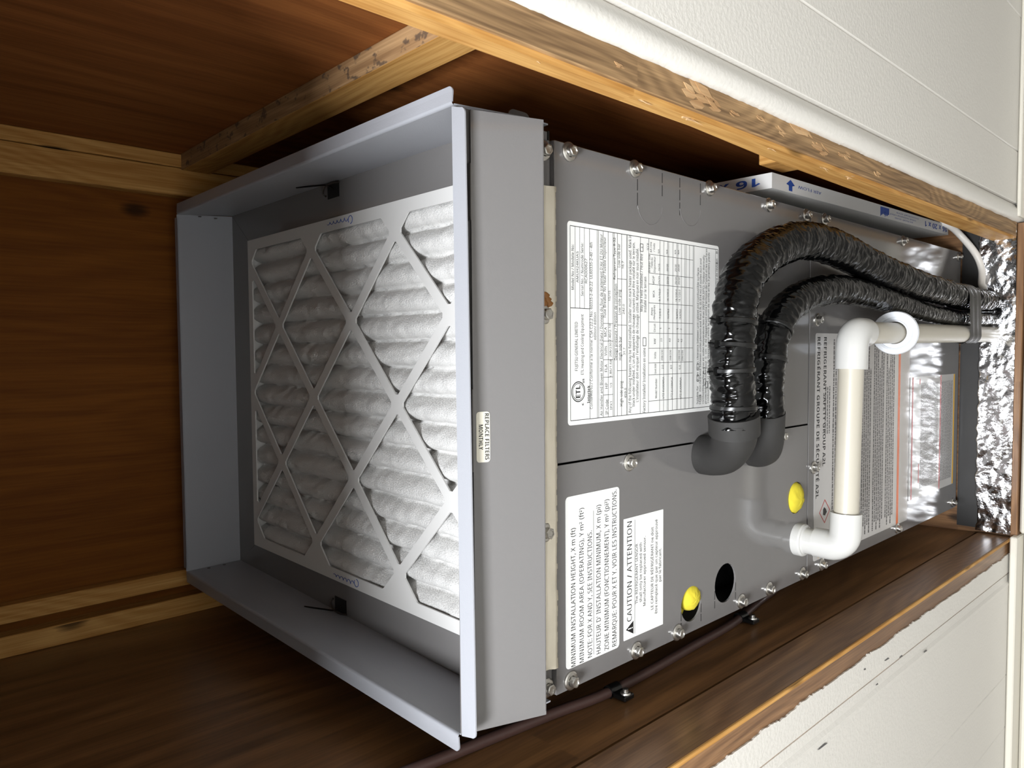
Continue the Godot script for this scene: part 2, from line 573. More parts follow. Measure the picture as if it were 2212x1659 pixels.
func materials() -> void:
	var grey := mat("grey_paint", Color(0.425, 0.416, 0.412), 0.1, 0.0, 0.5)
	bump(grey, 0.06, 0.15, 14.0, 2, 4)
	var pale := mat("pale_grey_paint", Color(0.6, 0.605, 0.625), 0.34, 0.0, 0.5)
	bump(pale, 0.08, 0.4, 16.0, 2, 9)
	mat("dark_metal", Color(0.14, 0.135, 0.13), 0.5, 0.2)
	mat("opening_shade_black", Color(0.02, 0.02, 0.02), 0.9)  # painted black that stands in for the shade inside openings
	mat("steel", Color(0.78, 0.77, 0.75), 0.32, 1.0)
	mat("zinc", Color(0.42, 0.41, 0.4), 0.32, 0.9)
	var foil := mat("foil", Color(0.9, 0.9, 0.91), 0.17, 1.0)
	bump(foil, 0.03, 2.0, 12.0, 3, 21)
	var tape := mat("foil_tape", Color(0.8, 0.77, 0.71), 0.2, 1.0)
	bump(tape, 0.02, 0.5, 8.0, 2, 31)
	var white := mat("white_paint", Color(0.85, 0.835, 0.805), 0.33, 0.0, 0.5)
	bump(white, 0.045, 0.8, 7.0, 3, 3)
	mat("trim_white", Color(0.86, 0.84, 0.79), 0.35)
	mat("room_white", Color(0.82, 0.815, 0.8), 0.8)
	mat("floor_vinyl", Color(0.6, 0.58, 0.55), 0.5)
	mat("label_white", Color(0.91, 0.91, 0.9), 0.38)
	mat("label_grey", Color(0.72, 0.71, 0.7), 0.1)
	mat("ink", Color(0.06, 0.06, 0.065), 0.5)
	mat("grey_ink", Color(0.33, 0.32, 0.32), 0.5)
	mat("blue_ink", Color(0.13, 0.27, 0.58), 0.6)
	mat("orange_ink", Color(0.86, 0.4, 0.1), 0.35)
	mat("red_ink", Color(0.68, 0.16, 0.15), 0.35)
	mat("yellow_ink", Color(0.85, 0.65, 0.1), 0.35)
	mat("sticker_cream", Color(0.84, 0.82, 0.76), 0.4)
	mat("card", Color(0.8, 0.795, 0.785), 0.55)
	var media := mat("filter_media", Color(0.8, 0.795, 0.785), 0.95, 0.0, 0.2)
	bump(media, 0.05, 6.0, 26.0, 3, 51, Vector3(1.0, 1.0, 0.45))
	mat("pvc_white", Color(0.75, 0.745, 0.73), 0.24)
	mat("pvc_ivory", Color(0.71, 0.685, 0.63), 0.36)
	mat("plastic_white", Color(0.86, 0.87, 0.89), 0.3)
	mat("black_tape", Color(0.014, 0.014, 0.015), 0.13, 0.0, 0.4)
	mat("strap_black", Color(0.05, 0.048, 0.046), 0.45)
	mat("tie_black", Color(0.03, 0.03, 0.03), 0.28)
	var foam := mat("rubber_foam", Color(0.17, 0.165, 0.16), 0.62, 0.0, 0.4)
	bump(foam, 0.2, 0.8, 30.0, 2, 77)
	mat("yellow_foam", Color(0.76, 0.7, 0.17), 0.85)
	mat("wire_brown", Color(0.27, 0.19, 0.17), 0.45)
	mat("red_wire", Color(0.55, 0.16, 0.12), 0.5)
	mat("cable_white", Color(0.85, 0.83, 0.8), 0.4)
	mat("caulk", Color(0.55, 0.36, 0.16), 0.6)
	wood("plywood_back", 11, Color(0.4, 0.225, 0.07), Color(0.5, 0.3, 0.1), 34.0, 0.7, Vector2(0.7, 1.4), 2)
	wood("plywood_right", 23, Color(0.45, 0.26, 0.125), Color(0.58, 0.36, 0.185), 22.0, 0.7, Vector2(0.8, 1.5), 1)
	wood("plywood_left", 37, Color(0.36, 0.25, 0.155), Color(0.56, 0.4, 0.25), 26.0, 0.33, Vector2(0.8, 1.5), 1)
	wood("pine", 41, Color(0.66, 0.465, 0.235), Color(0.82, 0.64, 0.385), 90.0, 0.55, Vector2(0.25, 1.0), 5)
	wood("weathered", 53, Color(0.4, 0.3, 0.19), Color(0.66, 0.53, 0.37), 130.0, 0.65, Vector2(0.2, 0.6), 1, 0.0, Vector2i(512, 512))
	wood("batten_wood", 67, Color(0.5, 0.37, 0.24), Color(0.74, 0.6, 0.43), 60.0, 0.7, Vector2(0.15, 0.6), 0, 0.14, Vector2i(256, 768))
	wood("torn_wood", 71, Color(0.62, 0.47, 0.31), Color(0.82, 0.69, 0.52), 80.0, 0.8, Vector2(0.1, 0.2), 0, 0.0, Vector2i(128, 128))
	for k in ["plywood_back", "plywood_right", "pine"]:
		M[k].metallic_specular = 0.25
	wood("brown_board", 83, Color(0.41, 0.29, 0.19), Color(0.6, 0.45, 0.31), 70.0, 0.35, Vector2(0.3, 1.1), 2)

# ---------------------------------------------------------------- the closet and the room

func room() -> void:
	var st := mb()
	bx(st, Vector3(-1.6, -1.2, 0.09), Vector3(1.5, -1.13, 1.15))
	solid("floor", st, M.floor_vinyl)
	st = mb()
	bx(st, Vector3(-1.6, 1.22, 0.05), Vector3(1.5, 1.3, 1.15))
	solid("ceiling", st, M.room_white)
	st = mb()
	bx(st, Vector3(-1.68, -1.2, 0.05), Vector3(-1.6, 1.3, 1.15))
	solid("wall_room_left", st, M.room_white)
	st = mb()
	bx(st, Vector3(1.5, -1.2, 0.05), Vector3(1.58, 1.3, 1.15))
	solid("wall_room_right", st, M.room_white)
	st = mb()
	bx(st, Vector3(-1.68, -1.2, 1.15), Vector3(1.58, 1.3, 1.23))
	solid("wall_room_back", st, M.room_white)
	# header over the closet opening, and the closet's own ceiling and floor
	st = mb()
	bx(st, Vector3(-0.33, HEADER, 0.03), Vector3(0.33, 1.3, 0.086))
	solid("wall_header", st, M.white_paint)
	st = mb()
	bx(st, Vector3(-0.34, 0.95, -0.64), Vector3(0.36, 0.98, 0.03))
	solid("ceiling_closet", st, M.plywood_back)
	st = mb()
	bx(st, Vector3(-0.34, -1.2, -0.64), Vector3(0.36, -1.034, 0.08))
	solid("floor_closet", st, M.brown_board)

	# plywood lining
	st = mb()
	bx(st, Vector3(-0.31, -1.1, -0.612), Vector3(0.33, 1.0, -0.6))
	solid("wall_back", st, M.plywood_back)
	st = mb()
	bx(st, Vector3(0.311, -1.1, -0.612), Vector3(0.323, 1.0, 0.06))
	solid("wall_right", st, M.plywood_right)
	st = mb()
	loft(st, [Vector3(-0.2645, -1.1, 0.0285), Vector3(-0.285, -1.1, -0.612), Vector3(-0.297, -1.1, -0.612), Vector3(-0.277, -1.1, 0.0285)], [Vector3(-0.2645, 1.0, 0.0285), Vector3(-0.285, 1.0, -0.612), Vector3(-0.297, 1.0, -0.612), Vector3(-0.277, 1.0, 0.0285)])
	solid("wall_left", st, M.plywood_left)

	# corner posts on the back wall: a thin strip against a broader one
	st = mb()
	bx(st, Vector3(0.294, -1.05, -0.6), Vector3(0.3105, 0.95, -0.578), 0.001)
	solid("trim_1", st, M.pine)
	st = mb()
	bx(st, Vector3(0.2585, -1.05, -0.6), Vector3(0.2932, 0.95, -0.58), 0.001)
	solid("trim_2", st, M.pine)
	st = mb()
	bx(st, Vector3(-0.2465, -1.05, -0.6), Vector3(-0.226, 0.95, -0.582), 0.001)
	solid("trim_3", st, M.pine)
	st = mb()
	bx(st, Vector3(-0.284, -1.05, -0.6), Vector3(-0.26, 0.95, -0.578), 0.001)
	solid("trim_4", st, M.pine)
	# battens across the right wall
	st = mb()
	bx(st, Vector3(0.2905, 0.047, -0.577), Vector3(0.3108, 0.0822, 0.059), 0.0004, 2)
	var batten := structure("trim_5")
	obj("batten", st, M.pine, batten)
	st = mb()
	bx(st, Vector3(0.2905, 0.0822, -0.577), Vector3(0.3108, 0.083, 0.059), 0.0003, 2)
	obj("sawn_top", st, M.batten_wood, batten)
	st = mb()
	bx(st, Vector3(0.27, -0.43, -0.03), Vector3(0.3108, -0.374, 0.05), 0.001, 2)
	solid("trim_6", st, M.pine)

	# right jamb: pine stop with a weathered face board in front
	st = mb()
	var zb := [[-1.03, 0.0465], [-0.62, 0.0503], [-0.24, 0.056], [-0.09, 0.0638], [1.0, 0.061]]
	for k in 4:
		var rows := []
		for q in [zb[k], zb[k + 1]]:
			rows.append([Vector3(0.2366, q[0], q[1]), Vector3(0.31, q[0], q[1]), Vector3(0.31, q[0], 0.0775), Vector3(0.2366, q[0], 0.0775)])
		loft(st, rows[0], rows[1])
	solid("trim_7", st, M.pine)
	var face := structure("trim_8")
	st = mb()
	bx(st, Vector3(0.2412, -1.03, 0.06), Vector3(0.31, 1.0, 0.0805), 0.0008)
	obj("face_board", st, M.weathered, face)
	splinters(face)

	# left jamb with its thin plywood lip
	st = mb()
	bx(st, Vector3(-0.33, -1.03, 0.0325), Vector3(-0.2625, 1.0, 0.0815), 0.0008)
	bx(st, Vector3(-0.33, -1.03, 0.02), Vector3(-0.2785, 1.0, 0.034))
	solid("trim_9", st, M.brown_board)
	st = mb()
	bx(st, Vector3(-0.2665, -1.028, 0.0817), Vector3(-0.262, 1.0, 0.0845), 0.0006)
	solid("trim_10", st, M.pine)
	front_walls()
	sill()

func splinters(parent: Node3D) -> void:
	rng.seed = 5
	# torn patches where the old casing was pried off, then single slivers
	for p in [[-0.078, 0.02, 0.024], [-0.095, 0.013, 0.018], [-0.25, 0.016, 0.03], [-0.29, 0.012, 0.02], [-0.345, 0.008, 0.016], [-0.21, 0.006, 0.012], [0.02, 0.004, 0.007], [-0.13, 0.005, 0.009], [-0.175, 0.004, 0.01], [-0.43, 0.006, 0.01]]:
		var st := mb()
		var at := Vector3(rng.randf_range(0.249, 0.257), p[0], 0.0802)
		for k in 7:
			var c := at + Vector3(rng.randf_range(-0.5, 0.5) * p[1] * 0.8, rng.randf_range(-0.6, 0.6) * p[2], 0.0)
			var l: float = rng.randf_range(0.5, 1.0) * p[2]
			var w: float = rng.randf_range(0.08, 0.2) * p[1]
			var tilt := rng.randf_range(-0.15, 0.45)
			var d: Vector3 = Vector3(sin(tilt), cos(tilt), 0) * l * 0.5
			var s := Vector3(cos(tilt), -sin(tilt), 0) * w
			var lift := Vector3(0, 0, rng.randf_range(0.0003, 0.0011))
			prism(st, [c - d, c - d * 0.3 + s, c + d * 0.8 + s * 0.4, c + d * 1.2, c + d * 0.4 - s, c - d * 0.6 - s * 0.7], lift)
		obj("torn_patch", st, M.torn_wood, parent)
	for p in [[0.2365, -0.077, 0.011], [0.237, -0.02, 0.009], [0.238, 0.095, 0.004], [0.2375, -0.21, 0.008], [0.2372, -0.31, 0.009], [0.2368, -0.37, 0.01]]:
		var st := mb()
		for k in 3:
			var a := Vector3(p[0] + rng.randf_range(-0.001, 0.001), p[1] + 0.005 * k, 0.0745)
			var d: Vector3 = Vector3(rng.randf_range(-0.45, 0.1), rng.randf_range(-0.9, -0.4), rng.randf_range(0.0, 0.4)).normalized() * p[2] * rng.randf_range(0.6, 1.1)
			tube(st, [a - d * 0.2, a + d * 0.3, a + d], func(t, _l, _a): return 0.0011 * (1.05 - t), 5)
		obj("splinter", st, M.torn_wood, parent)

# vertical strip of wall drawn by a cross-section of [x, z]; the first edge may be ragged
func strip(st: SurfaceTool, section: Array, y0: float, y1: float, ragged := 0.0, smooth := false, s := 0.0, rows := 150) -> void:
	var n := rows if ragged > 0.0 else 1
	var line := []
	for j in n + 1:
		var y := lerpf(y0, y1, float(j) / n)
		var row := []
		for i in section.size():
			var x: float = section[i][0]
			if i == 0 or (ragged > 0.0 and i == 1):
				x += ragged * (noise.get_noise_2d(y * 1700.0 + s, s) * noise.get_noise_2d(y * 300.0 + 70.0, s) * 1.6 + noise.get_noise_2d(y * 5200.0, s + 4.0) * 0.25 + noise.get_noise_2d(y * 260.0, s + 9.0) * 1.1)
			row.append(Vector3(x, y, section[i][1]))
		line.append(row)
	st.set_smooth_group(0 if smooth else -1)
	for j in n:
		for i in section.size() - 1:
			var a: Vector3 = line[j][i]
			var b: Vector3 = line[j][i + 1]
			var c: Vector3 = line[j + 1][i + 1]
			var d: Vector3 = line[j + 1][i]
			var dir := b - a
			var o := Vector3(-dir.z, 0, dir.x) * (1.0 if section[-1][0] > section[0][0] else -1.0)
			tri(st, a, b, c, o)
			tri(st, a, c, d, o)
	st.set_smooth_group(-1)

func front_walls() -> void:
	var y0 := -1.13
	var y1 := 1.22
	var w := structure("wall_front_right")
	var st := mb()
	# rounded edge moulding, thick paint ending in a ragged line where the casing came away
	var sec := [[0.263, 0.0806], [0.263, 0.0822]]
	for k in 11:
		var t := k / 10.0
		sec.append([0.2645 + 0.0235 * t, 0.0825 + 0.0062 * sin(PI * (0.18 + 0.82 * t)) + 0.0002])
	sec.append([0.289, 0.0795])
	strip(st, sec, y0, y1, 0.0007, true, 3.0, 700)
	obj("edge_moulding", st, M.white_paint, w)
	st = mb()
	strip(st, [[0.2893, 0.079], [0.2896, 0.0858], [0.2905, 0.0864], [0.3705, 0.0864], [0.3722, 0.0846]], y0, y1)
	bx(st, Vector3(0.291, y0, 0.06), Vector3(0.372, y1, 0.079))
	obj("panel", st, M.white_paint, w)
	st = mb()
	strip(st, [[0.3722, 0.0846], [0.3738, 0.0866], [0.376, 0.0866], [0.5805, 0.0866], [0.582, 0.0848]], y0, y1)
	obj("panel", st, M.white_paint, w)
	st = mb()
	strip(st, [[0.582, 0.0848], [0.5836, 0.0868], [1.5, 0.0868]], y0, y1)
	bx(st, Vector3(0.31, y0, 0.04), Vector3(1.5, y1, 0.079))
	obj("panel", st, M.white_paint, w)
	w = structure("wall_front_left")
	st = mb()
	strip(st, [[-0.2875, 0.0816], [-0.2875, 0.0832], [-0.3185, 0.0832], [-0.3195, 0.0812], [-0.3205, 0.08]], y0, y1, 0.0024, false, 11.0, 700)
	obj("edge_strip", st, M.white_paint, w)
	st = mb()
	strip(st, [[-0.3205, 0.08], [-0.3212, 0.0822], [-0.325, 0.0827], [-0.332, 0.0829], [-0.336, 0.0852], [-0.341, 0.0848], [-0.489, 0.0848], [-0.4905, 0.0836]], y0, y1)
	bx(st, Vector3(-1.6, y0, 0.04), Vector3(-0.3305, y1, 0.0795))
	obj("panel", st, M.white_paint, w)
	st = mb()
	strip(st, [[-0.4905, 0.0836], [-0.492, 0.0848], [-0.578, 0.0848], [-0.5795, 0.0838]], y0, y1)
	obj("panel", st, M.white_paint, w)
	st = mb()
	strip(st, [[-0.5795, 0.0838], [-0.581, 0.0848], [-1.6, 0.0848]], y0, y1)
	obj("panel", st, M.white_paint, w)
	# scuffs on the left boards
	st = mb()
	rng.seed = 19
	for p in [[-0.318, -0.52, 0.006], [-0.308, -0.475, 0.008], [-0.334, -0.6, 0.007], [-0.326, -0.44, 0.004], [-0.3, -0.41, 0.003], [-0.345, -0.30, 0.012]]:
		var c := Vector3(p[0], p[1], 0.0834 if p[0] > -0.3195 else 0.0855)
		prism(st, [c + Vector3(-0.0012, -p[2], 0), c + Vector3(0.0012, -p[2] * 0.4, 0), c + Vector3(0.0008, p[2], 0), c + Vector3(-0.0005, p[2] * 0.6, 0)], Vector3(0, 0, 0.0001))
	obj("scuff_mark", st, M.grey_ink, w)

func sill() -> void:
	# wooden threshold in front of the foil, then white trim boards standing in front of it
	var st := mb()
	bx(st, Vector3(-0.262, -1.06, 0.0815), Vector3(0.262, -1.019, 0.0915), 0.001, 0)
	solid("trim_11", st, M.brown_board)
	st = mb()
	bx(st, Vector3(-0.2535, -1.13, 0.0935), Vector3(1.5, -1.024, 0.12), 0.003, 0)
	solid("trim_12", st, M.trim_white)
	st = mb()
	bx(st, Vector3(-1.6, -1.13, 0.0855), Vector3(-0.2565, -1.0, 0.0955), 0.0018, 0)
	solid("baseboard_left", st, M.trim_white)
	st = mb()
	bx(st, Vector3(-1.6, -1.13, 0.0965), Vector3(-0.2565, -1.04, 0.125), 0.004, 0)
	solid("trim_13", st, M.trim_white)
	st = mb()
	bx(st, Vector3(0.268, -1.13, 0.0872), Vector3(1.5, -0.985, 0.0925), 0.0016, 0)
	solid("baseboard_right", st, M.trim_white)

# ---------------------------------------------------------------- the air handler

func hex_screw() -> ArrayMesh:
	var st := mb()
	lathe(st, Vector3.ZERO, Vector3.BACK, [[0.0078, 0.0], [0.0078, 0.0012], [0.0068, 0.0019], [0.0046, 0.0022]], 20)
	lathe(st, Vector3.ZERO, Vector3.BACK, [[0.0047, 0.0015], [0.0047, 0.0062], [0.0041, 0.0069], [0.0031, 0.0069], [0.0027, 0.0062], [0.0, 0.006]], 6)
	st.generate_normals()
	return st.commit()

func circle(c: Vector2, r: float, n := 28) -> PackedVector2Array:
	var p := PackedVector2Array()
	for k in n:
		p.append(c + Vector2.from_angle(TAU * k / n) * r)
	return p

func rect(x0: float, y0: float, x1: float, y1: float) -> PackedVector2Array:
	return PackedVector2Array([Vector2(x0, y0), Vector2(x1, y0), Vector2(x1, y1), Vector2(x0, y1)])

# a stuck-on paper with rounded corners
func paper(x0: float, x1: float, y1: float, y0: float, z: float, r := 0.003, thick := 0.00025) -> SurfaceTool:
	var st := mb()
	var pts := []
	for k in 4:
		var c := Vector2(x1 - r if k in [0, 3] else x0 + r, y1 - r if k in [0, 1] else y0 + r)
		for j in 5:
			var d := Vector2.from_angle(PI / 2 * k + PI / 8 * j) * r
			pts.append(Vector3(c.x + d.x, c.y + d.y, z))
	prism(st, pts, Vector3(0, 0, thick))
	return st

func air_handler() -> void:
	var t := thing("air_handler", "grey painted vertical air handler cabinet with rating labels, standing in the wooden closet", "air handler", Vector3(0, -1.018, -0.265))
	var H := 0.2222
	var st := mb()
	bx(st, Vector3(-H, -1.018, -0.53), Vector3(-H + 0.0015, 0.0, -0.0015), 0.0004)
	bx(st, Vector3(H - 0.0015, -1.018, -0.53), Vector3(H, 0.0, -0.0015), 0.0004)
	bx(st, Vector3(-H, -1.018, -0.53), Vector3(H, 0.0, -0.5285))
	bx(st, Vector3(-H, -1.018, -0.53), Vector3(H, -1.0165, -0.0015))
	bx(st, Vector3(-H, -0.0015, -0.53), Vector3(H, 0.0, -0.002))
	obj("casing", st, M.grey_paint, t)
	st = mb()
	bx(st, Vector3(-H + 0.003, -1.014, -0.525), Vector3(H - 0.003, -0.004, -0.045))
	obj("dark_interior_block", st, M.opening_shade_black, t)  # solid black block added so the cabinet looks dark through its holes
	# upper right panel
	st = mb()
	bx(st, Vector3(-0.0335, -0.4425, -0.0018), Vector3(H, 0.0, 0.0), 0.0006)
	var panel := obj("front_panel", st, M.grey_paint, t)
	# slot shade painted as black strips, and knockouts, by the panel's right edge
	for k in [[-0.1245, 0.188, 0.0185], [-0.1885, 0.193, 0.0175]]:
		st = mb()
		var arc := []
		for j in 41:
			var a := PI * (0.55 + 0.95 * j / 40.0)
			arc.append(Vector3(k[1] + cos(a) * k[2] * 0.97, k[0] + sin(a) * k[2], 0.0001))
		pipe(st, arc, 0.00025, 6)
		obj("knockout", st, M.grey_paint, panel)
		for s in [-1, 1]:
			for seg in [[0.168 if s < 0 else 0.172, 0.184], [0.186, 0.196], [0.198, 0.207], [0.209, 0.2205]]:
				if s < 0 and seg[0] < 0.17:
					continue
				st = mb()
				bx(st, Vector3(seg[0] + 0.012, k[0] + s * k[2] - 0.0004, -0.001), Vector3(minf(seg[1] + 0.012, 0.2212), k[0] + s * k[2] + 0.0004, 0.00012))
				obj("slot_shade", st, M.opening_shade_black, panel)
	# left panel with its punched holes
	st = mb()
	var put := func(p: Vector2) -> Vector3: return Vector3(p.x, p.y, 0.0)
	var x0 := -H
	var x1 := -0.0352
	bx(st, Vector3(x0, -0.155, -0.0018), Vector3(x1, 0.0, 0.0), 0.0)
	ring(st, rect(x0, -0.228, x1, -0.155), circle(Vector2(-0.194, -0.1935), 0.0175), put, Vector3.BACK, Vector3(0, 0, -0.0018))
	ring(st, rect(x0, -0.3, x1, -0.228), circle(Vector2(-0.1872, -0.2568), 0.0205), put, Vector3.BACK, Vector3(0, 0, -0.0018))
	bx(st, Vector3(x0, -0.36, -0.0018), Vector3(x1, -0.3, 0.0), 0.0)
	ring(st, rect(-0.145, -0.4425, x1, -0.36), circle(Vector2(-0.1197, -0.4135), 0.019), put, Vector3.BACK, Vector3(0, 0, -0.0018))
	ring(st, rect(x0, -0.4425, -0.145, -0.36), circle(Vector2(-0.17, -0.418), 0.0185), put, Vector3.BACK, Vector3(0, 0, -0.0018))
	obj("side_panel", st, M.grey_paint, t)
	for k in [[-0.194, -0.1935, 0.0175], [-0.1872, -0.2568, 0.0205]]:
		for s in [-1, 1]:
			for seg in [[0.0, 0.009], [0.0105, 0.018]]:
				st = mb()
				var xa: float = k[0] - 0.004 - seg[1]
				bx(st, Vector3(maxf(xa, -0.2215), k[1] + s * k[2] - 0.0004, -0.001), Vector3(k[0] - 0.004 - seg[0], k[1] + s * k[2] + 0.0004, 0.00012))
				obj("slot_shade", st, M.opening_shade_black, t)  # black strip painted for the shade in each cut
	# lower panel
	st = mb()
	bx(st, Vector3(-H, -1.0178, -0.0018), Vector3(H, -0.445, 0.0), 0.0006)
	obj("lower_panel", st, M.grey_paint, t)
	# screws
	var sm := hex_screw()
	for p in [[0.2157, -0.0162], [0.216, -0.1014], [0.2165, -0.2217], [0.2155, -0.341], [0.2151, -0.4302], [0.216, -0.4799], [-0.0424, -0.0938], [-0.0428, -0.3751], [-0.2151, -0.0165], [-0.2151, -0.1041], [-0.2161, -0.1688], [-0.2144, -0.2882], [-0.2148, -0.3491], [-0.2148, -0.4312], [-0.2145, -0.4844], [0.0924, -0.4642], [-0.0888, -0.459], [-0.2122, -0.7395], [0.2154, -0.7436], [-0.2116, -0.9987], [0.2129, -1.0036]]:
		copy_at(sm, "screw", M.steel, t, Vector3(p[0], p[1], 0.0), p[0] * 37.0 + p[1] * 11.0)
	# yellow insulation bulging out of the holes
	for k in [[Vector3(-0.1895, -0.1985, -0.006), Vector3(0.0135, 0.0145, 0.0095)], [Vector3(-0.1197, -0.4135, -0.004), Vector3(0.0192, 0.0182, 0.0115)], [Vector3(-0.182, -0.432, -0.003), Vector3(0.005, 0.006, 0.005)], [Vector3(-0.2, -0.19, -0.016), Vector3(0.014, 0.012, 0.006)]]:
		st = mb()
		st.set_smooth_group(0)
		var sp := func(a: int, b: int) -> Vector3:
			var u := TAU * (a % 28) / 28.0
			var v := PI * b / 16.0 - PI / 2
			var d := Vector3(cos(v) * cos(u), cos(v) * sin(u), sin(v))
			return k[0] + d * k[1] * (1.0 + 0.09 * noise.get_noise_3dv(d * 160.0 + k[0] * 900.0))
		for a in 28:
			for b in 16:
				var o: Vector3 = sp.call(a, b) - k[0]
				if b > 0:
					tri(st, sp.call(a, b), sp.call(a + 1, b), sp.call(a + 1, b + 1), o)
				tri(st, sp.call(a, b), sp.call(a + 1, b + 1), sp.call(a, b + 1), o)
		obj("insulation_tuft", st, M.yellow_foam, t, "yellow fibre insulation showing through a hole")
	# rounded hanger tab behind the right side
	st = mb()
	var tab := [Vector3(0.228, 0.0005, -0.052), Vector3(0.228, -0.0245, -0.052)]
	for k in 5:
		var a := PI / 2 * k / 4.0
		tab.append(Vector3(0.2535 + 0.006 * sin(a), -0.0185 - 0.006 * cos(a), -0.052))
	for k in 5:
		var a := PI / 2 * k / 4.0
		tab.append(Vector3(0.2535 + 0.006 * cos(a), -0.0055 + 0.006 * sin(a), -0.052))
	prism(st, tab, Vector3(0, 0, -0.0012))
	obj("hanger_tab", st, M.grey_paint, t)
	labels(t)

func line_y(st: SurfaceTool, x0: float, x1: float, y: float, z: float, w := 0.0003) -> void:
	quad(st, Vector3(x0, y - w, z), Vector3(x1, y - w, z), Vector3(x1, y + w, z), Vector3(x0, y + w, z), Vector3.BACK)

func line_x(st: SurfaceTool, x: float, y0: float, y1: float, z: float, w := 0.00025) -> void:
	quad(st, Vector3(x - w, y0, z), Vector3(x + w, y0, z), Vector3(x + w, y1, z), Vector3(x - w, y1, z), Vector3.BACK)

func box_outline(st: SurfaceTool, x0: float, x1: float, y0: float, y1: float, z: float) -> void:
	line_y(st, x0, x1, y0, z)
	line_y(st, x0, x1, y1, z)
	line_x(st, x0, y0, y1, z)
	line_x(st, x1, y0, y1, z)

# rows of fine print too small to read
func fine_print(st: SurfaceTool, x0: float, x1: float, y: float, h: float, z: float) -> void:
	var x := x0
	while x < x1:
		var w := rng.randf_range(0.0012, 0.0065)
		var e := minf(x + w, x1)
		quad(st, Vector3(x, y, z), Vector3(e, y, z), Vector3(e, y + h * rng.randf_range(0.8, 1.1), z), Vector3(x, y + h, z), Vector3.BACK)
		x += w + 0.0009

